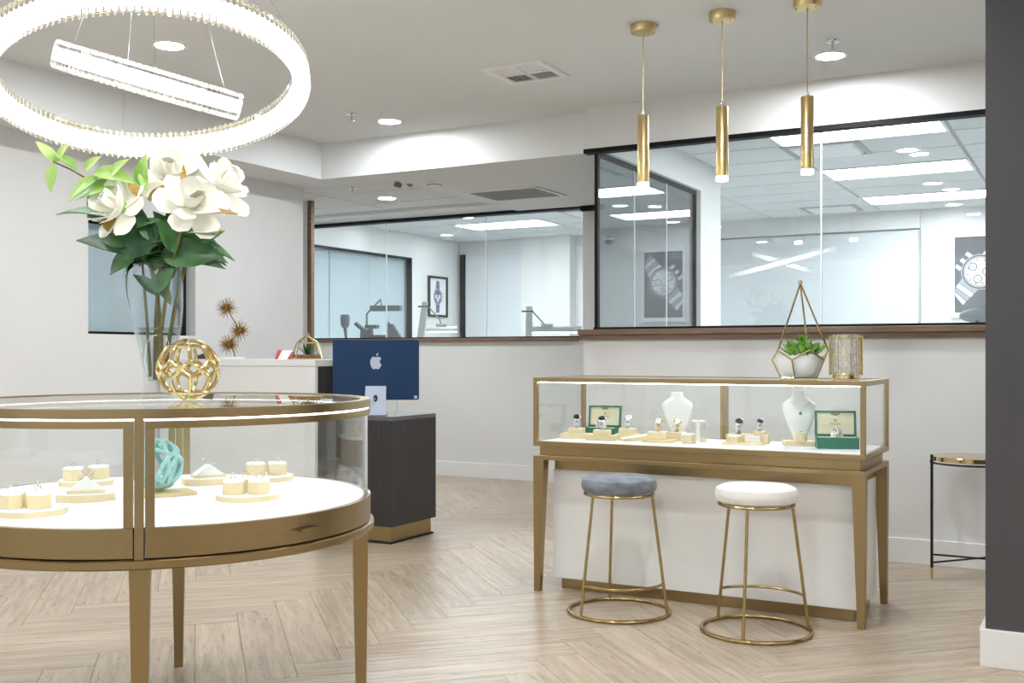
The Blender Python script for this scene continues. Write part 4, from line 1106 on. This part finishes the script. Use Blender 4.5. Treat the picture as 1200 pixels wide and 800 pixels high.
watch_bracelet('steel watch on the stepped stand nearest the left end of the long case', -2.355, 4.99, CD + z, YAW)
z = stand2('stepped cream stand in front of the left green watch box', -2.185, 4.93, 0.1)
watch_bracelet('steel watch standing in front of the left green watch box', -2.185, 4.93, CD + z, YAW - 0.2)
z = stand2('stepped cream stand just right of the left green watch box', -2.115, 5.09, 0.1, 0.11, 0.08)
watch_bracelet('pale faced steel watch just right of the left green watch box', -2.115, 5.09, CD + z, YAW - 0.1, 'printlight')
t = thing('bracelet_tray', 'sloping cream bracelet tray between the steel watches and the left white bust', 'display tray', (-2.02, 4.98, CD), 0.75)
MB().loft([[(-0.08, -0.03, 0), (0.08, -0.03, 0), (0.08, 0.03, 0), (-0.08, 0.03, 0)], [(-0.08, -0.03, 0.012), (0.08, -0.03, 0.032), (0.08, 0.03, 0.032), (-0.08, 0.03, 0.012)]]).build('wedge', 'cream', t, bevel=0.001)
MB().loft([[(-0.078, -0.028, 0.012), (0.078, -0.028, 0.032), (0.078, 0.028, 0.032), (-0.078, 0.028, 0.012)], [(-0.076, -0.026, 0.015), (0.076, -0.026, 0.035), (0.076, 0.026, 0.035), (-0.076, 0.026, 0.015)]]).build('pad', 'pad', t)
z = stand2('cream block stand in front of the left white bust', -1.895, 4.97, 0.1, 0.15, 0.09, 0.014, 0.095, 0.06, 0.034, (-0.01, 0.0))
watch_bracelet('gold watch on the cream block in front of the left white bust', -1.905, 4.97, CD + z, YAW, 'printlight', 'gold')
z = stand2('low cream block at the foot of the left white bust', -1.835, 5.07, 0.1, 0.10, 0.07, 0.012, 0.08, 0.05, 0.030)
watch_bracelet('gold watch with slim bracelet at the foot of the left white bust', -1.845, 5.07, CD + z, YAW + 0.1, 'printlight', 'gold', 0.95)
ring_block('single cream ring block in front of the white T-shaped earring stand', -1.742, 4.955, CD, 0.2, 0.036, 0.040)
ring('gold ring on the single block in front of the earring stand', -1.742, 4.955, CD + 0.048, YAW, True)
t = thing('earring_stand', 'white T-shaped earring stand beside the left bust', 'display stand', (-1.755, 5.13, CD), YAW)
MB().cyl((0, 0, 0), 0.026, 0.008, 24).build('base', 'pad', t, smooth=True)
MB().lathe([(1e-5, 0.008), (0.012, 0.008), (0.009, 0.04), (0.010, 0.09), (1e-5, 0.092)], 20).build('stem', 'pad', t, smooth=True)
b = MB()
for s_ in (-1, 1): b.lathe([(1e-5, -0.008), (0.015, -0.006), (0.019, 0.0), (0.015, 0.006), (1e-5, 0.008)], 20, (s_ * 0.017, 0, 0.096))
b.build('crossbar', 'pad', t, smooth=True)
for s_ in (-1, 1):
    MB().rod((s_ * 0.028, -0.012, 0.09), (s_ * 0.028, -0.012, 0.062), 0.0015, 6).build('earring', 'steel', t)
def small_cyl(label, x, y):
    t = thing('ring_cylinder', label, 'ring stand', (x, y, CD)); MB().lathe([(1e-5, 0), (0.016, 0), (0.016, 0.018), (0.014, 0.02), (1e-5, 0.02)], 24).build('body', 'cream', t, smooth=True)
    MB().torus((0, 0, 0.0215), 0.008, 0.0013, 20, 6).build('top_ring', 'gold', t, smooth=True)
small_cyl('tiny round cream ring stand right of the T-shaped earring stand', -1.70, 5.05)
def bust(label, x, y, rot, pend, h=0.235):
    t = thing('necklace_bust', label, 'display bust', (x, y, CD), rot, 'white necklace busts')
    lv = [(0.0, 0.028, 0.016, 0), (0.03, 0.038, 0.018, 0), (0.07, 0.054, 0.021, 0.004), (0.11, 0.068, 0.024, 0.009), (0.145, 0.077, 0.025, 0.014), (0.168, 0.078, 0.024, 0.018), (0.180, 0.070, 0.024, 0.020), (0.192, 0.054, 0.024, 0.023), (0.203, 0.038, 0.024, 0.026), (0.214, 0.031, 0.023, 0.028), (0.230, 0.031, 0.023, 0.031), (0.235, 0.028, 0.020, 0.031)]
    rings = []
    for z_, a, b_, o in lv:
        rings.append([(a * math.copysign(abs(math.cos(2 * PI * i / 32)) ** 0.8, math.cos(2 * PI * i / 32)), b_ * math.sin(2 * PI * i / 32) + o, z_ * h / 0.235 + 0.022) for i in range(32)])
    MB().loft(rings).build('bust', 'pad', t, smooth=True)
    MB().box(-0.075, 0.075, -0.05, 0.045, 0, 0.022).build('base', 'cream', t, bevel=0.002)
    if pend:
        pts = []
        for i in range(17):
            u = i / 16 * 2 - 1
            pts.append((u * 0.045, -0.019 + 0.012 * u * u, 0.158 + 0.05 * abs(u) ** 1.2))
        MB().tube(pts, 0.0007, 5).build('chain', 'steel', t)
        MB().lathe([(1e-5, -0.003), (0.0075, 0.0), (0.005, 0.004), (1e-5, 0.005)], 10).build('pendant', 'emerald', t, (0, -0.021, 0.152), (PI / 2, 0, 0))
        b = MB().cyl((0, -0.04, 0.022), 0.026, 0.036, 28); b.build('cream_drum', 'cream', t, smooth=True)
        MB().torus((0.0, -0.04, 0.0675), 0.009, 0.0014, 24, 6).build('ring', 'steel', t, (0, 0, 0)).rotation_euler = (0, 0, 0)
    return t
bust('white necklace bust beside the gold watches in the left half of the case', -1.875, 5.175, YAW + 0.05, False, 0.215)
bust('white necklace bust wearing a green pendant left of the right green box', -1.245, 5.10, YAW - 0.1, True)
# stepped watch group in the right half
t = thing('watch_riser', 'wide cream riser with two watches right of the brass mullion', 'display stand', (-1.485, 5.03, CD), 0.08)
MB().box(-0.10, 0.085, -0.06, 0.03, 0, 0.010).build('tray', 'cream', t, bevel=0.001)
MB().box(-0.10, 0.10, 0.03, 0.085, 0.0, 0.045).build('rear_block', 'cream', t, bevel=0.002)
MB().box(-0.005, 0.07, 0.0, 0.03, 0.010, 0.04).build('white_block', 'pad', t, bevel=0.002)
MB().box(0.03, 0.085, 0.035, 0.08, 0.045, 0.062).build('upper_block', 'cream', t, bevel=0.002)
MB().cyl((-0.045, -0.02, 0.010), 0.034, 0.026, 6).build('hexagonal_block', 'cream', t)
MB().cyl((-0.045, -0.02, 0.036), 0.033, 0.008, 24).build('pad', 'pad', t)
watch_bracelet('larger black dial steel watch on the riser right of the mullion', -1.535, 5.085, CD + 0.045, YAW - 0.1, s_=1.1)
watch_bracelet('smaller black dial steel watch on the upper block of the riser', -1.435, 5.09, CD + 0.062, YAW, s_=0.85)
for k, (x, y) in enumerate(((-1.53, 5.0),)):
    ring('silver ring lying on the hexagonal block of the riser', x, y, CD + 0.044, YAW)
def watch_box(label, x, y, rot, wlabel, s_=1.0):
    t = thing('watch_box', label, 'box', (x, y, CD), rot, 'open green watch boxes'); t.scale = (s_,) * 3
    W, D = 0.092, 0.062
    b = MB(); b.box(-W, W, -D, -D + 0.008, 0, 0.052); b.box(-W, W, D - 0.008, D, 0, 0.052); b.box(-W, -W + 0.008, -D + 0.008, D - 0.008, 0, 0.052); b.box(W - 0.008, W, -D + 0.008, D - 0.008, 0, 0.052); b.box(-W + 0.008, W - 0.008, -D + 0.008, D - 0.008, 0, 0.006)
    b.build('base', 'green', t, bevel=0.0015)
    MB().box(-W + 0.008, W - 0.008, -D + 0.008, D - 0.008, 0.006, 0.048).build('cushion_lining', 'ivory', t)
    lid = MB(); lid.box(-W, W, 0.014, 0.024, 0, 0.118); lid.box(-W, W, 0, 0.014, 0, 0.009); lid.box(-W, W, 0, 0.014, 0.109, 0.118); lid.box(-W, -W + 0.009, 0, 0.014, 0.009, 0.109); lid.box(W - 0.009, W, 0, 0.014, 0.009, 0.109)
    ld = lid.build('lid', 'green', t, (0, D - 0.002, 0.050), (-0.10, 0, 0), bevel=0.0015)
    MB().box(-W + 0.009, W - 0.009, 0.008, 0.014, 0.009, 0.109).build('lid_lining', 'ivory', ld)
    tb = MB().lathe([(1e-5, 0), (0.022, 0), (0.022, 0.002), (1e-5, 0.002)], 24).build('finger_notch', mat('tan_ribbon', (176, 150, 100), 0.6), ld, (0, 0.008, 0.107), (PI / 2, 0, 0)); tb.scale = (1, 0.55, 1)
    cu = bpy.data.curves.new('lettering', 'FONT'); cu.body = 'ROLEX'; cu.size = 0.014; cu.align_x = 'CENTER'; cu.extrude = 0.0002; cu.space_character = 1.2
    cu.materials.append(M['antique'])
    tmp = bpy.data.objects.new('lettering_curve', cu); COL.objects.link(tmp); bpy.context.view_layer.update()
    me_t = bpy.data.meshes.new_from_object(tmp.evaluated_get(bpy.context.evaluated_depsgraph_get())); bpy.data.objects.remove(tmp)
    tx = bpy.data.objects.new('lettering', me_t); COL.objects.link(tx); tx.parent = ld; tx.location = (0, 0.0072, 0.052); tx.rotation_euler = (PI / 2, 0, 0)
    cr = MB()
    for a in (-0.7, -0.35, 0, 0.35, 0.7): cr.rod((0.002 * a, 0, 0), (0.012 * math.sin(a), 0, 0.011 * math.cos(a)), 0.0006, 5); cr.sphere((0.012 * math.sin(a), 0, 0.0115 * math.cos(a)), 0.0010, 6, 4)
    cr.build('crown_emblem', 'antique', ld, (0, 0.0072, 0.068))
    MB().lathe([(1e-5, -0.028), (0.018, -0.026), (0.022, -0.01), (0.022, 0.01), (0.018, 0.026), (1e-5, 0.028)], 20).build('pillow', 'ivory', t, (0, 0.0, 0.054), (0, PI / 2, 0), smooth=True)
    return t
watch_box('open green watch box behind the steel watches at the left end of the long case', -2.285, 5.14, 0.12, '', 0.95)
watch_box('open green watch box at the right end of the long case', -1.06, 5.035, 0.30, '')
def lying_watch(label, x, y, z, rot):
    t = thing('wrist_watch', label, 'watch', (x, y, z), rot, 'watches in the long case')
    hd = MB().lathe([(1e-5, 0), (0.018, 0), (0.020, 0.003), (0.020, 0.008), (0.0175, 0.010), (1e-5, 0.010)], 28).build('watch_case', 'steel', t, (0, -0.012, 0.012), (0.9, 0, 0), smooth=True)
    MB().cyl((0, 0, 0.0101), 0.0150, 0.0006, 24).build('dial', 'printmid', hd)
    pts = [(0.0, -0.004 + 0.023 * math.cos(a), 0.005 + 0.023 * math.sin(a)) for a in [2 * PI * i / 20 for i in range(20)]]
    MB().tube(pts, 0.004, 6, closed=True).build('bracelet', 'steel', t, smooth=True)
lying_watch('steel watch on the cushion of the left green box', -2.285, 5.135, CD + 0.058, 0.3)
lying_watch('steel watch on the cushion of the right green box', -1.06, 5.03, CD + 0.062, 0.4)

# ================================================================== ON THE RECEPTION COUNTER
RZ = 1.138
def spiky():
    t = thing('burst_sculpture', 'gold sculpture of three spiky bursts on the white counter', 'sculpture', (-5.13, 5.455, RZ), YAW)
    MB().box(-0.075, 0.075, -0.05, 0.05, 0, 0.014).build('base', 'ceramic', t, bevel=0.002)
    cs = [Vector((-0.045, 0, 0.345)), Vector((0.047, -0.01, 0.192)), Vector((-0.03, 0.01, 0.10))]
    MB().tube([(0.012, 0, 0.014), (0.005, 0, 0.05), cs[2], Vector((0.0, 0, 0.14)), cs[1]], 0.0045, 8).build('stem', 'antique', t, smooth=True)
    MB().tube([cs[1], cs[0]], 0.0045, 8).build('stem', 'antique', t, smooth=True)
    rr = random.Random(9)
    for c in cs:
        b = MB().sphere((0, 0, 0), 0.018, 10, 8)
        N = 90
        for k in range(N):
            z_ = 1 - 2 * (k + 0.5) / N; a = k * 2.39996; r = math.sqrt(1 - z_ * z_)
            d = Vector((r * math.cos(a), r * math.sin(a), z_)); L = 0.075 * rr.uniform(0.85, 1.1)
            b.tube([d * 0.012, d * L], [0.0022, 0.0009], 4)
        b.build('burst', 'antique', t, c)
spiky()
t = thing('card_terminal', 'black card terminal lying on the left end of the white counter', 'card reader', (-5.27, 5.34, RZ), YAW + 0.2)
MB().loft([[(-0.07, -0.04, 0), (0.06, -0.04, 0), (0.06, 0.04, 0), (-0.07, 0.04, 0)], [(-0.065, -0.035, 0.02), (0.045, -0.035, 0.05), (0.045, 0.035, 0.05), (-0.065, 0.035, 0.02)]]).build('body', 'blackm', t, bevel=0.004)
MB().box(-0.03, 0.02, -0.025, 0.025, 0, 0.003).build('screen', 'dial', t, (0.0, 0, 0.037), (0, -0.27, 0))
t = thing('card_stack', 'red and white folded cards standing by the small pyramid terrarium', 'cards', (-4.60, 5.36, RZ), YAW)
MB().loft([[(-0.04, -0.02, 0), (0.045, -0.02, 0), (0.045, -0.018, 0), (-0.04, -0.018, 0)], [(-0.02, 0.015, 0.058), (0.05, 0.015, 0.058), (0.05, 0.017, 0.058), (-0.02, 0.017, 0.058)]]).build('white_card', 'white', t)
MB().loft([[(-0.062, -0.012, 0), (-0.025, -0.012, 0), (-0.025, -0.010, 0), (-0.062, -0.010, 0)], [(-0.048, 0.02, 0.06), (-0.008, 0.02, 0.06), (-0.008, 0.022, 0.06), (-0.048, 0.022, 0.06)]]).build('red_card', 'red', t)
MB().loft([[(0.02, -0.024, 0), (0.066, -0.024, 0), (0.066, -0.022, 0), (0.02, -0.022, 0)], [(0.048, -0.004, 0.05), (0.066, -0.004, 0.05), (0.066, -0.002, 0.05), (0.048, -0.002, 0.05)]]).build('red_card', 'red', t)
def pyramid():
    t = thing('pyramid_terrarium', 'small gold framed house terrarium with a spiky plant on the counter end', 'terrarium', (-4.425, 5.37, RZ), YAW + 0.35)
    a, b_, h1, h2 = 0.085, 0.058, 0.105, 0.155
    Q = [(-1, -1), (1, -1), (1, 1), (-1, 1)]
    r = 0.0042
    for k in range(4):
        p, n = Q[k], Q[(k + 1) % 4]
        MB().rod((p[0] * a, p[1] * a, 0.005), (n[0] * a, n[1] * a, 0.005), r, 6).build('base_rod', 'gold', t)
        MB().rod((p[0] * a, p[1] * a, 0.005), (p[0] * b_, p[1] * b_, h1), r, 6).build('corner_rod', 'gold', t)
        MB().rod((p[0] * b_, p[1] * b_, h1), (n[0] * b_, n[1] * b_, h1), r, 6).build('eave_rod', 'gold', t)
        MB().rod((p[0] * b_, p[1] * b_, h1), (0, 0, h2), r, 6).build('roof_rod', 'gold', t)
    MB().torus((0, 0, 0.011), 0.012, 0.003, 16, 6).build('hanging_ring', 'gold', t, (0, 0, h2), (PI / 2, 0, 0))
    bb = MB().prism([(-0.078, -0.078), (0.078, -0.078), (0.078, 0.078), (-0.078, 0.078)], 0.002, 0.03, 0.92); bb.build('soil', 'soil', t)
    lm = leaf_mesh('spike_leaf', 0.085, 0.012, -0.25, 'leafd', 0.3, 4)
    for k in range(22):
        u = k / 22; link('spike_leaf', lm, t, (0, 0, 0.028), (0, -0.35 - 1.0 * u, k * 2.4), (1 - 0.25 * u,) * 3)
pyramid()

# ================================================================== IN THE GLAZED BACK ROOM
def poster_big():
    t = thing('watch_poster', 'large white framed poster of a steel chronograph on the far wall by the pillar', 'poster', (-1.12, 12.4, 2.015))
    # local: x right, z up, front is -y
    b = MB(); W, H = 0.285, 0.455
    b.box(-W, W, -0.03, -0.002, -H, -H + 0.055); b.box(-W, W, -0.03, -0.002, H - 0.05, H); b.box(-W, -W + 0.035, -0.03, -0.002, -H + 0.055, H - 0.05); b.box(W - 0.035, W, -0.03, -0.002, -H + 0.055, H - 0.05)
    b.build('frame', 'trimw', t, bevel=0.002)
    MB().box(-W + 0.035, W - 0.035, -0.012, -0.004, -H + 0.055, H - 0.05).build('print', 'printdark', t)
    R_ = (PI / 2, 0, 0)
    def disc(n, r, y, m, c=(0.0, 0.03)):
        MB().prism([(c[0] + r * math.cos(2 * PI * k / 40), c[1] + r * math.sin(2 * PI * k / 40)) for k in range(40)], 0.012 + y, 0.0125 + y).build(n, m, t, rot=R_)
    ca, sa = math.cos(0.9), math.sin(0.9)
    def quad(n, u0, u1, v0, v1, y, m):
        pts = [(0.0 + u * ca - v * sa, 0.03 + u * sa + v * ca) for u, v in ((u0, v0), (u1, v0), (u1, v1), (u0, v1))]
        pts = [(min(max(x, -0.248), 0.248), min(max(z_, -0.395), 0.4)) for x, z_ in pts]
        MB().prism(pts, 0.012 + y, 0.0125 + y).build(n, m, t, rot=R_)
    for k in range(4):
        quad('printed_link', 0.165 + 0.055 * k, 0.214 + 0.055 * k, -0.10 + 0.006 * k, 0.10 - 0.006 * k, 0.0, 'printlight' if k % 2 == 0 else 'printmid')
        quad('printed_link', -0.214 - 0.055 * k, -0.165 - 0.055 * k, -0.10 + 0.006 * k, 0.10 - 0.006 * k, 0.0, 'printmid' if k % 2 == 0 else 'printlight')
    for v in (-0.14, 0.0, 0.14): quad('printed_pusher', -0.03 + v * 0.6, 0.01 + v * 0.6, 0.17, 0.235, 0.0005, 'printlight')
    disc('printed_bezel', 0.19, 0.001, 'printmid'); disc('printed_ring', 0.178, 0.0016, 'printblack'); disc('printed_ring', 0.168, 0.0022, 'printmid'); disc('printed_dial', 0.145, 0.0028, 'printlight')
    for cx_, cz_ in ((-0.072, 0.085), (-0.025, -0.045), (0.065, 0.03)):
        disc('printed_subdial', 0.044, 0.0034, 'printblack', (cx_, cz_)); disc('printed_subdial', 0.036, 0.0040, 'printlight', (cx_, cz_)); disc('printed_hub', 0.006, 0.0046, 'printblack', (cx_, cz_))
    for k in range(12):
        a = k * PI / 6 + 0.2; r0, r1 = 0.118, 0.138; c_, s_ = math.cos(a), math.sin(a); w_ = 0.005
        MB().prism([(r0 * c_ - w_ * s_, 0.03 + r0 * s_ + w_ * c_), (r0 * c_ + w_ * s_, 0.03 + r0 * s_ - w_ * c_), (r1 * c_ + w_ * s_, 0.03 + r1 * s_ - w_ * c_), (r1 * c_ - w_ * s_, 0.03 + r1 * s_ + w_ * c_)], 0.0154, 0.0158).build('printed_marker', 'printblack', t, rot=R_)
poster_big()
def poster_small():
    t = thing('watch_print', 'black framed print of a slate blue watch on the workshop wall', 'picture', (-7.90, 12.31, 1.95), PI / 2)
    # local x right along +Y, front is -y -> world +X
    W, H = 0.235, 0.275
    b = MB(); f = 0.028
    b.box(-W, W, -0.03, 0.0, -H, -H + f); b.box(-W, W, -0.03, 0, H - f, H); b.box(-W, -W + f, -0.03, 0, -H + f, H - f); b.box(W - f, W, -0.03, 0, -H + f, H - f)
    b.build('frame', 'black', t)
    MB().box(-W + f, W - f, -0.012, -0.002, -H + f, H - f).build('paper', 'white', t)
    R_ = (PI / 2, 0, 0)
    def poly(n, p, y, m): MB().prism(p, 0.012 + y, 0.0125 + y).build(n, m, t, rot=R_)
    def ell(rx, rz, c=(0, 0)): return [(c[0] + rx * math.cos(2 * PI * k / 32), c[1] + rz * math.sin(2 * PI * k / 32)) for k in range(32)]
    poly('printed_strap', [(-0.05, 0.09), (0.05, 0.09), (0.04, 0.20), (0.02, 0.215), (-0.02, 0.215), (-0.04, 0.20)], 0, 'printblue')
    poly('printed_strap', [(-0.05, -0.09), (-0.04, -0.215), (0.04, -0.215), (0.05, -0.09)], 0, 'printblue')
    poly('printed_case', ell(0.105, 0.112), 0.0006, 'printmid'); poly('printed_dial', ell(0.088, 0.095), 0.0012, 'printblue')
    for c in ((-0.04, 0.0), (0.04, 0.0), (0.0, -0.045)): poly('printed_subdial', ell(0.028, 0.030, c), 0.0018, 'printlight')
    for z_ in (-0.05, 0, 0.05): poly('printed_pusher', [(0.10, z_ - 0.01), (0.125, z_ - 0.01), (0.125, z_ + 0.01), (0.10, z_ + 0.01)], 0.0003, 'printmid')
poster_small()
wb = thing('workbench', 'pale workbench behind the workshop glass under the bench lamps', 'workbench', (-5.6, 9.45, 0))
MB().box(-1.8, 1.6, -0.35, 0.35, 1.03, 1.07).build('benchtop', 'white', wb, bevel=0.003)
for x in (-1.7, 1.5):
    for y in (-0.3, 0.3): MB().box(x - 0.03, x + 0.03, y - 0.03, y + 0.03, 0, 1.03).build('leg', 'lampgrey', wb)
def bench_lamp(label, x, y, h, lean, L, drop=0.29):
    t = thing('bench_lamp', label, 'lamp', (x, y, 1.07), YAW * 0.6, 'bench lamps')
    MB().box(-0.05, 0.05, -0.06, 0.06, 0, 0.02).build('base', 'darkgrey', t, bevel=0.003)
    MB().loft([[(-0.045, -0.03, 0.02), (0.03, -0.03, 0.02), (0.03, 0.03, 0.02), (-0.045, 0.03, 0.02)], [(lean - 0.03, -0.025, h), (lean + 0.025, -0.025, h), (lean + 0.025, 0.025, h), (lean - 0.03, 0.025, h)]]).build('upright', 'lampgrey', t, bevel=0.004)
    MB().rod((lean - 0.075, -0.02, h - 0.05), (lean + 0.04, -0.02, h - 0.05), 0.008, 8).build('pivot', 'blackm', t)
    MB().tube([(lean + 0.03, 0, h - 0.05), (lean + 0.15, 0, h - 0.18), (lean + 0.17, 0, h - 0.235)], 0.007, 8).build('arm', 'greyplastic', t)
    z_ = h - drop
    MB().box(lean + 0.12, lean + 0.23, -0.03, 0.03, z_ + 0.03, z_ + 0.06).build('head_bracket', 'lampgrey', t, bevel=0.004)
    b = MB()
    rings = []
    for i in range(2):
        xx = lean + 0.02 + i * L
        rings.append([(xx, 0.06 * math.cos(PI * k / 10), z_ - 0.02 + 0.055 * math.sin(PI * k / 10)) for k in range(11)])
    b.loft(rings); b.build('lamp_head', 'lampgrey', t, smooth=True)
    MB().box(lean + 0.04, lean + L, -0.045, 0.045, z_ - 0.03, z_ - 0.022).build('tube_cover', 'lamp_led', t)
bench_lamp('pale grey bench lamp with leaning upright left of the workshop centre', -6.28, 9.42, 0.65, 0.08, 0.33)
bench_lamp('pale grey bench lamp with straight upright near the right end of the workshop glass', -4.96, 9.42, 0.575, 0.0, 0.50, 0.235)
def silhouette(label, x, y):  # added dark shapes standing in for lamp reflections in the window glass
    t = thing('reflection_silhouette', label, 'silhouette', (x, y, 1.07), YAW * 0.6)
    MB().box(-0.16, 0.10, -0.08, 0.08, 0, 0.03).build('base', 'darkgrey', t, bevel=0.004)
    MB().loft([[(-0.12, -0.05, 0.03), (0.02, -0.05, 0.03), (0.02, 0.05, 0.03), (-0.12, 0.05, 0.03)], [(-0.11, -0.05, 0.36), (0.01, -0.05, 0.38), (0.01, 0.05, 0.38), (-0.11, 0.05, 0.36)]]).build('column', 'darkgrey', t, bevel=0.008)
    MB().rod((-0.08, 0, 0.36), (-0.18, 0, 0.44), 0.024, 12).build('slanted_rod', 'darkgrey', t, smooth=True)
    MB().box(-0.06, 0.08, -0.05, 0.05, 0.38, 0.42).build('middle_block', 'darkgrey', t, bevel=0.008)
    MB().tube([(-0.05, 0, 0.42), (-0.05, 0, 0.54), (0.11, 0, 0.70), (0.12, 0, 0.62)], 0.011, 8).build('lamp_arm', 'greyplastic', t)
    MB().box(0.0, 0.34, -0.05, 0.05, 0.57, 0.63).build('lamp_bar', 'darkgrey', t, bevel=0.004)
    MB().cyl((0.19, 0, 0.44), 0.032, 0.12, 16, 0.045).build('jar', 'blueglass', t, smooth=True)
    MB().box(0.0, 0.24, -0.03, 0.03, 0.28, 0.31).build('shelf_arm', 'darkgrey', t)
    MB().loft([[(0.20, -0.03, 0.30), (0.26, -0.03, 0.30), (0.26, 0.03, 0.30), (0.20, 0.03, 0.30)], [(0.17, -0.03, 0.43), (0.22, -0.03, 0.43), (0.22, 0.03, 0.43), (0.17, 0.03, 0.43)]]).build('bracket', 'darkgrey', t)
    MB().loft([[(0.34, -0.03, 0.16), (0.42, -0.03, 0.16), (0.42, 0.03, 0.16), (0.34, 0.03, 0.16)], [(0.19, -0.03, 0.42), (0.25, -0.03, 0.43), (0.25, 0.03, 0.43), (0.19, 0.03, 0.42)]]).build('strut', 'darkgrey', t)
    MB().rod((0.20, 0, 0.02), (0.20, 0, 0.45), 0.012, 8).build('jar_post', 'darkgrey', t)
silhouette('dark grey made-up microscope with lamp bar behind the workshop glass above the computer', -6.98, 9.55)
t = thing('reflection_shape', 'dark grey reflection stand-in tool on a thin stem at the left end of the workshop bench', 'shape', (-7.22, 9.40, 1.07), YAW * 0.5)  # dark shape added in place of a reflection in the window behind
MB().cyl((0, 0, 0), 0.05, 0.015, 16).build('base', 'darkgrey', t)
MB().tube([(0.02, 0, 0.015), (0.015, 0, 0.25), (0.0, 0, 0.40)], [0.012, 0.014, 0.022], 8).build('stem', 'darkgrey', t, smooth=True)
MB().lathe([(1e-5, 0.38), (0.03, 0.39), (0.048, 0.42), (0.052, 0.50), (0.045, 0.53), (1e-5, 0.535)], 20).build('rounded_head', 'darkgrey', t, smooth=True)
t = thing('chair', 'grey swivel chair back showing above the sill beside the dark pillar', 'chair', (-0.66, 7.55, 0))
MB().lathe([(1e-5, 0.0), (0.28, 0.0), (0.28, 0.02), (0.05, 0.05), (0.03, 0.06), (1e-5, 0.06)], 24).build('base', 'blackm', t)
MB().cyl((0, 0, 0.05), 0.025, 0.75, 12).build('gas_post', 'blackm', t)
MB().cyl((0, 0, 0.80), 0.2, 0.07, 28).build('seat', 'greyplastic', t, smooth=True, bevel=0.02)
MB().rod((-0.02, -0.16, 0.84), (-0.02, -0.20, 1.40), 0.018, 10).build('back_post', 'blackm', t)
rings = []
for i in range(9):
    u = i / 8 * 2 - 1; s_ = math.sqrt(max(0.05, 1 - u * u * 0.9))
    rings.append([(u * 0.13, -0.20 + 0.05 * u * u + 0.025 * math.cos(2 * PI * k / 10), 1.415 + 0.05 * s_ * math.sin(2 * PI * k / 10)) for k in range(10)])
MB().loft(rings).build('backrest', 'greyplastic', t, smooth=True)
t = thing('security_camera', 'small white dome camera on the far wall near the ceiling', 'camera', (-0.42, 12.33, 2.62))
MB().lathe([(1e-5, 0), (0.07, 0), (0.07, -0.03), (1e-5, -0.03)], 24).build('mount', 'white', t, smooth=True)
MB().sphere((0, 0, -0.03), 0.055, 18, 10).build('dome', 'dial', t, smooth=True)
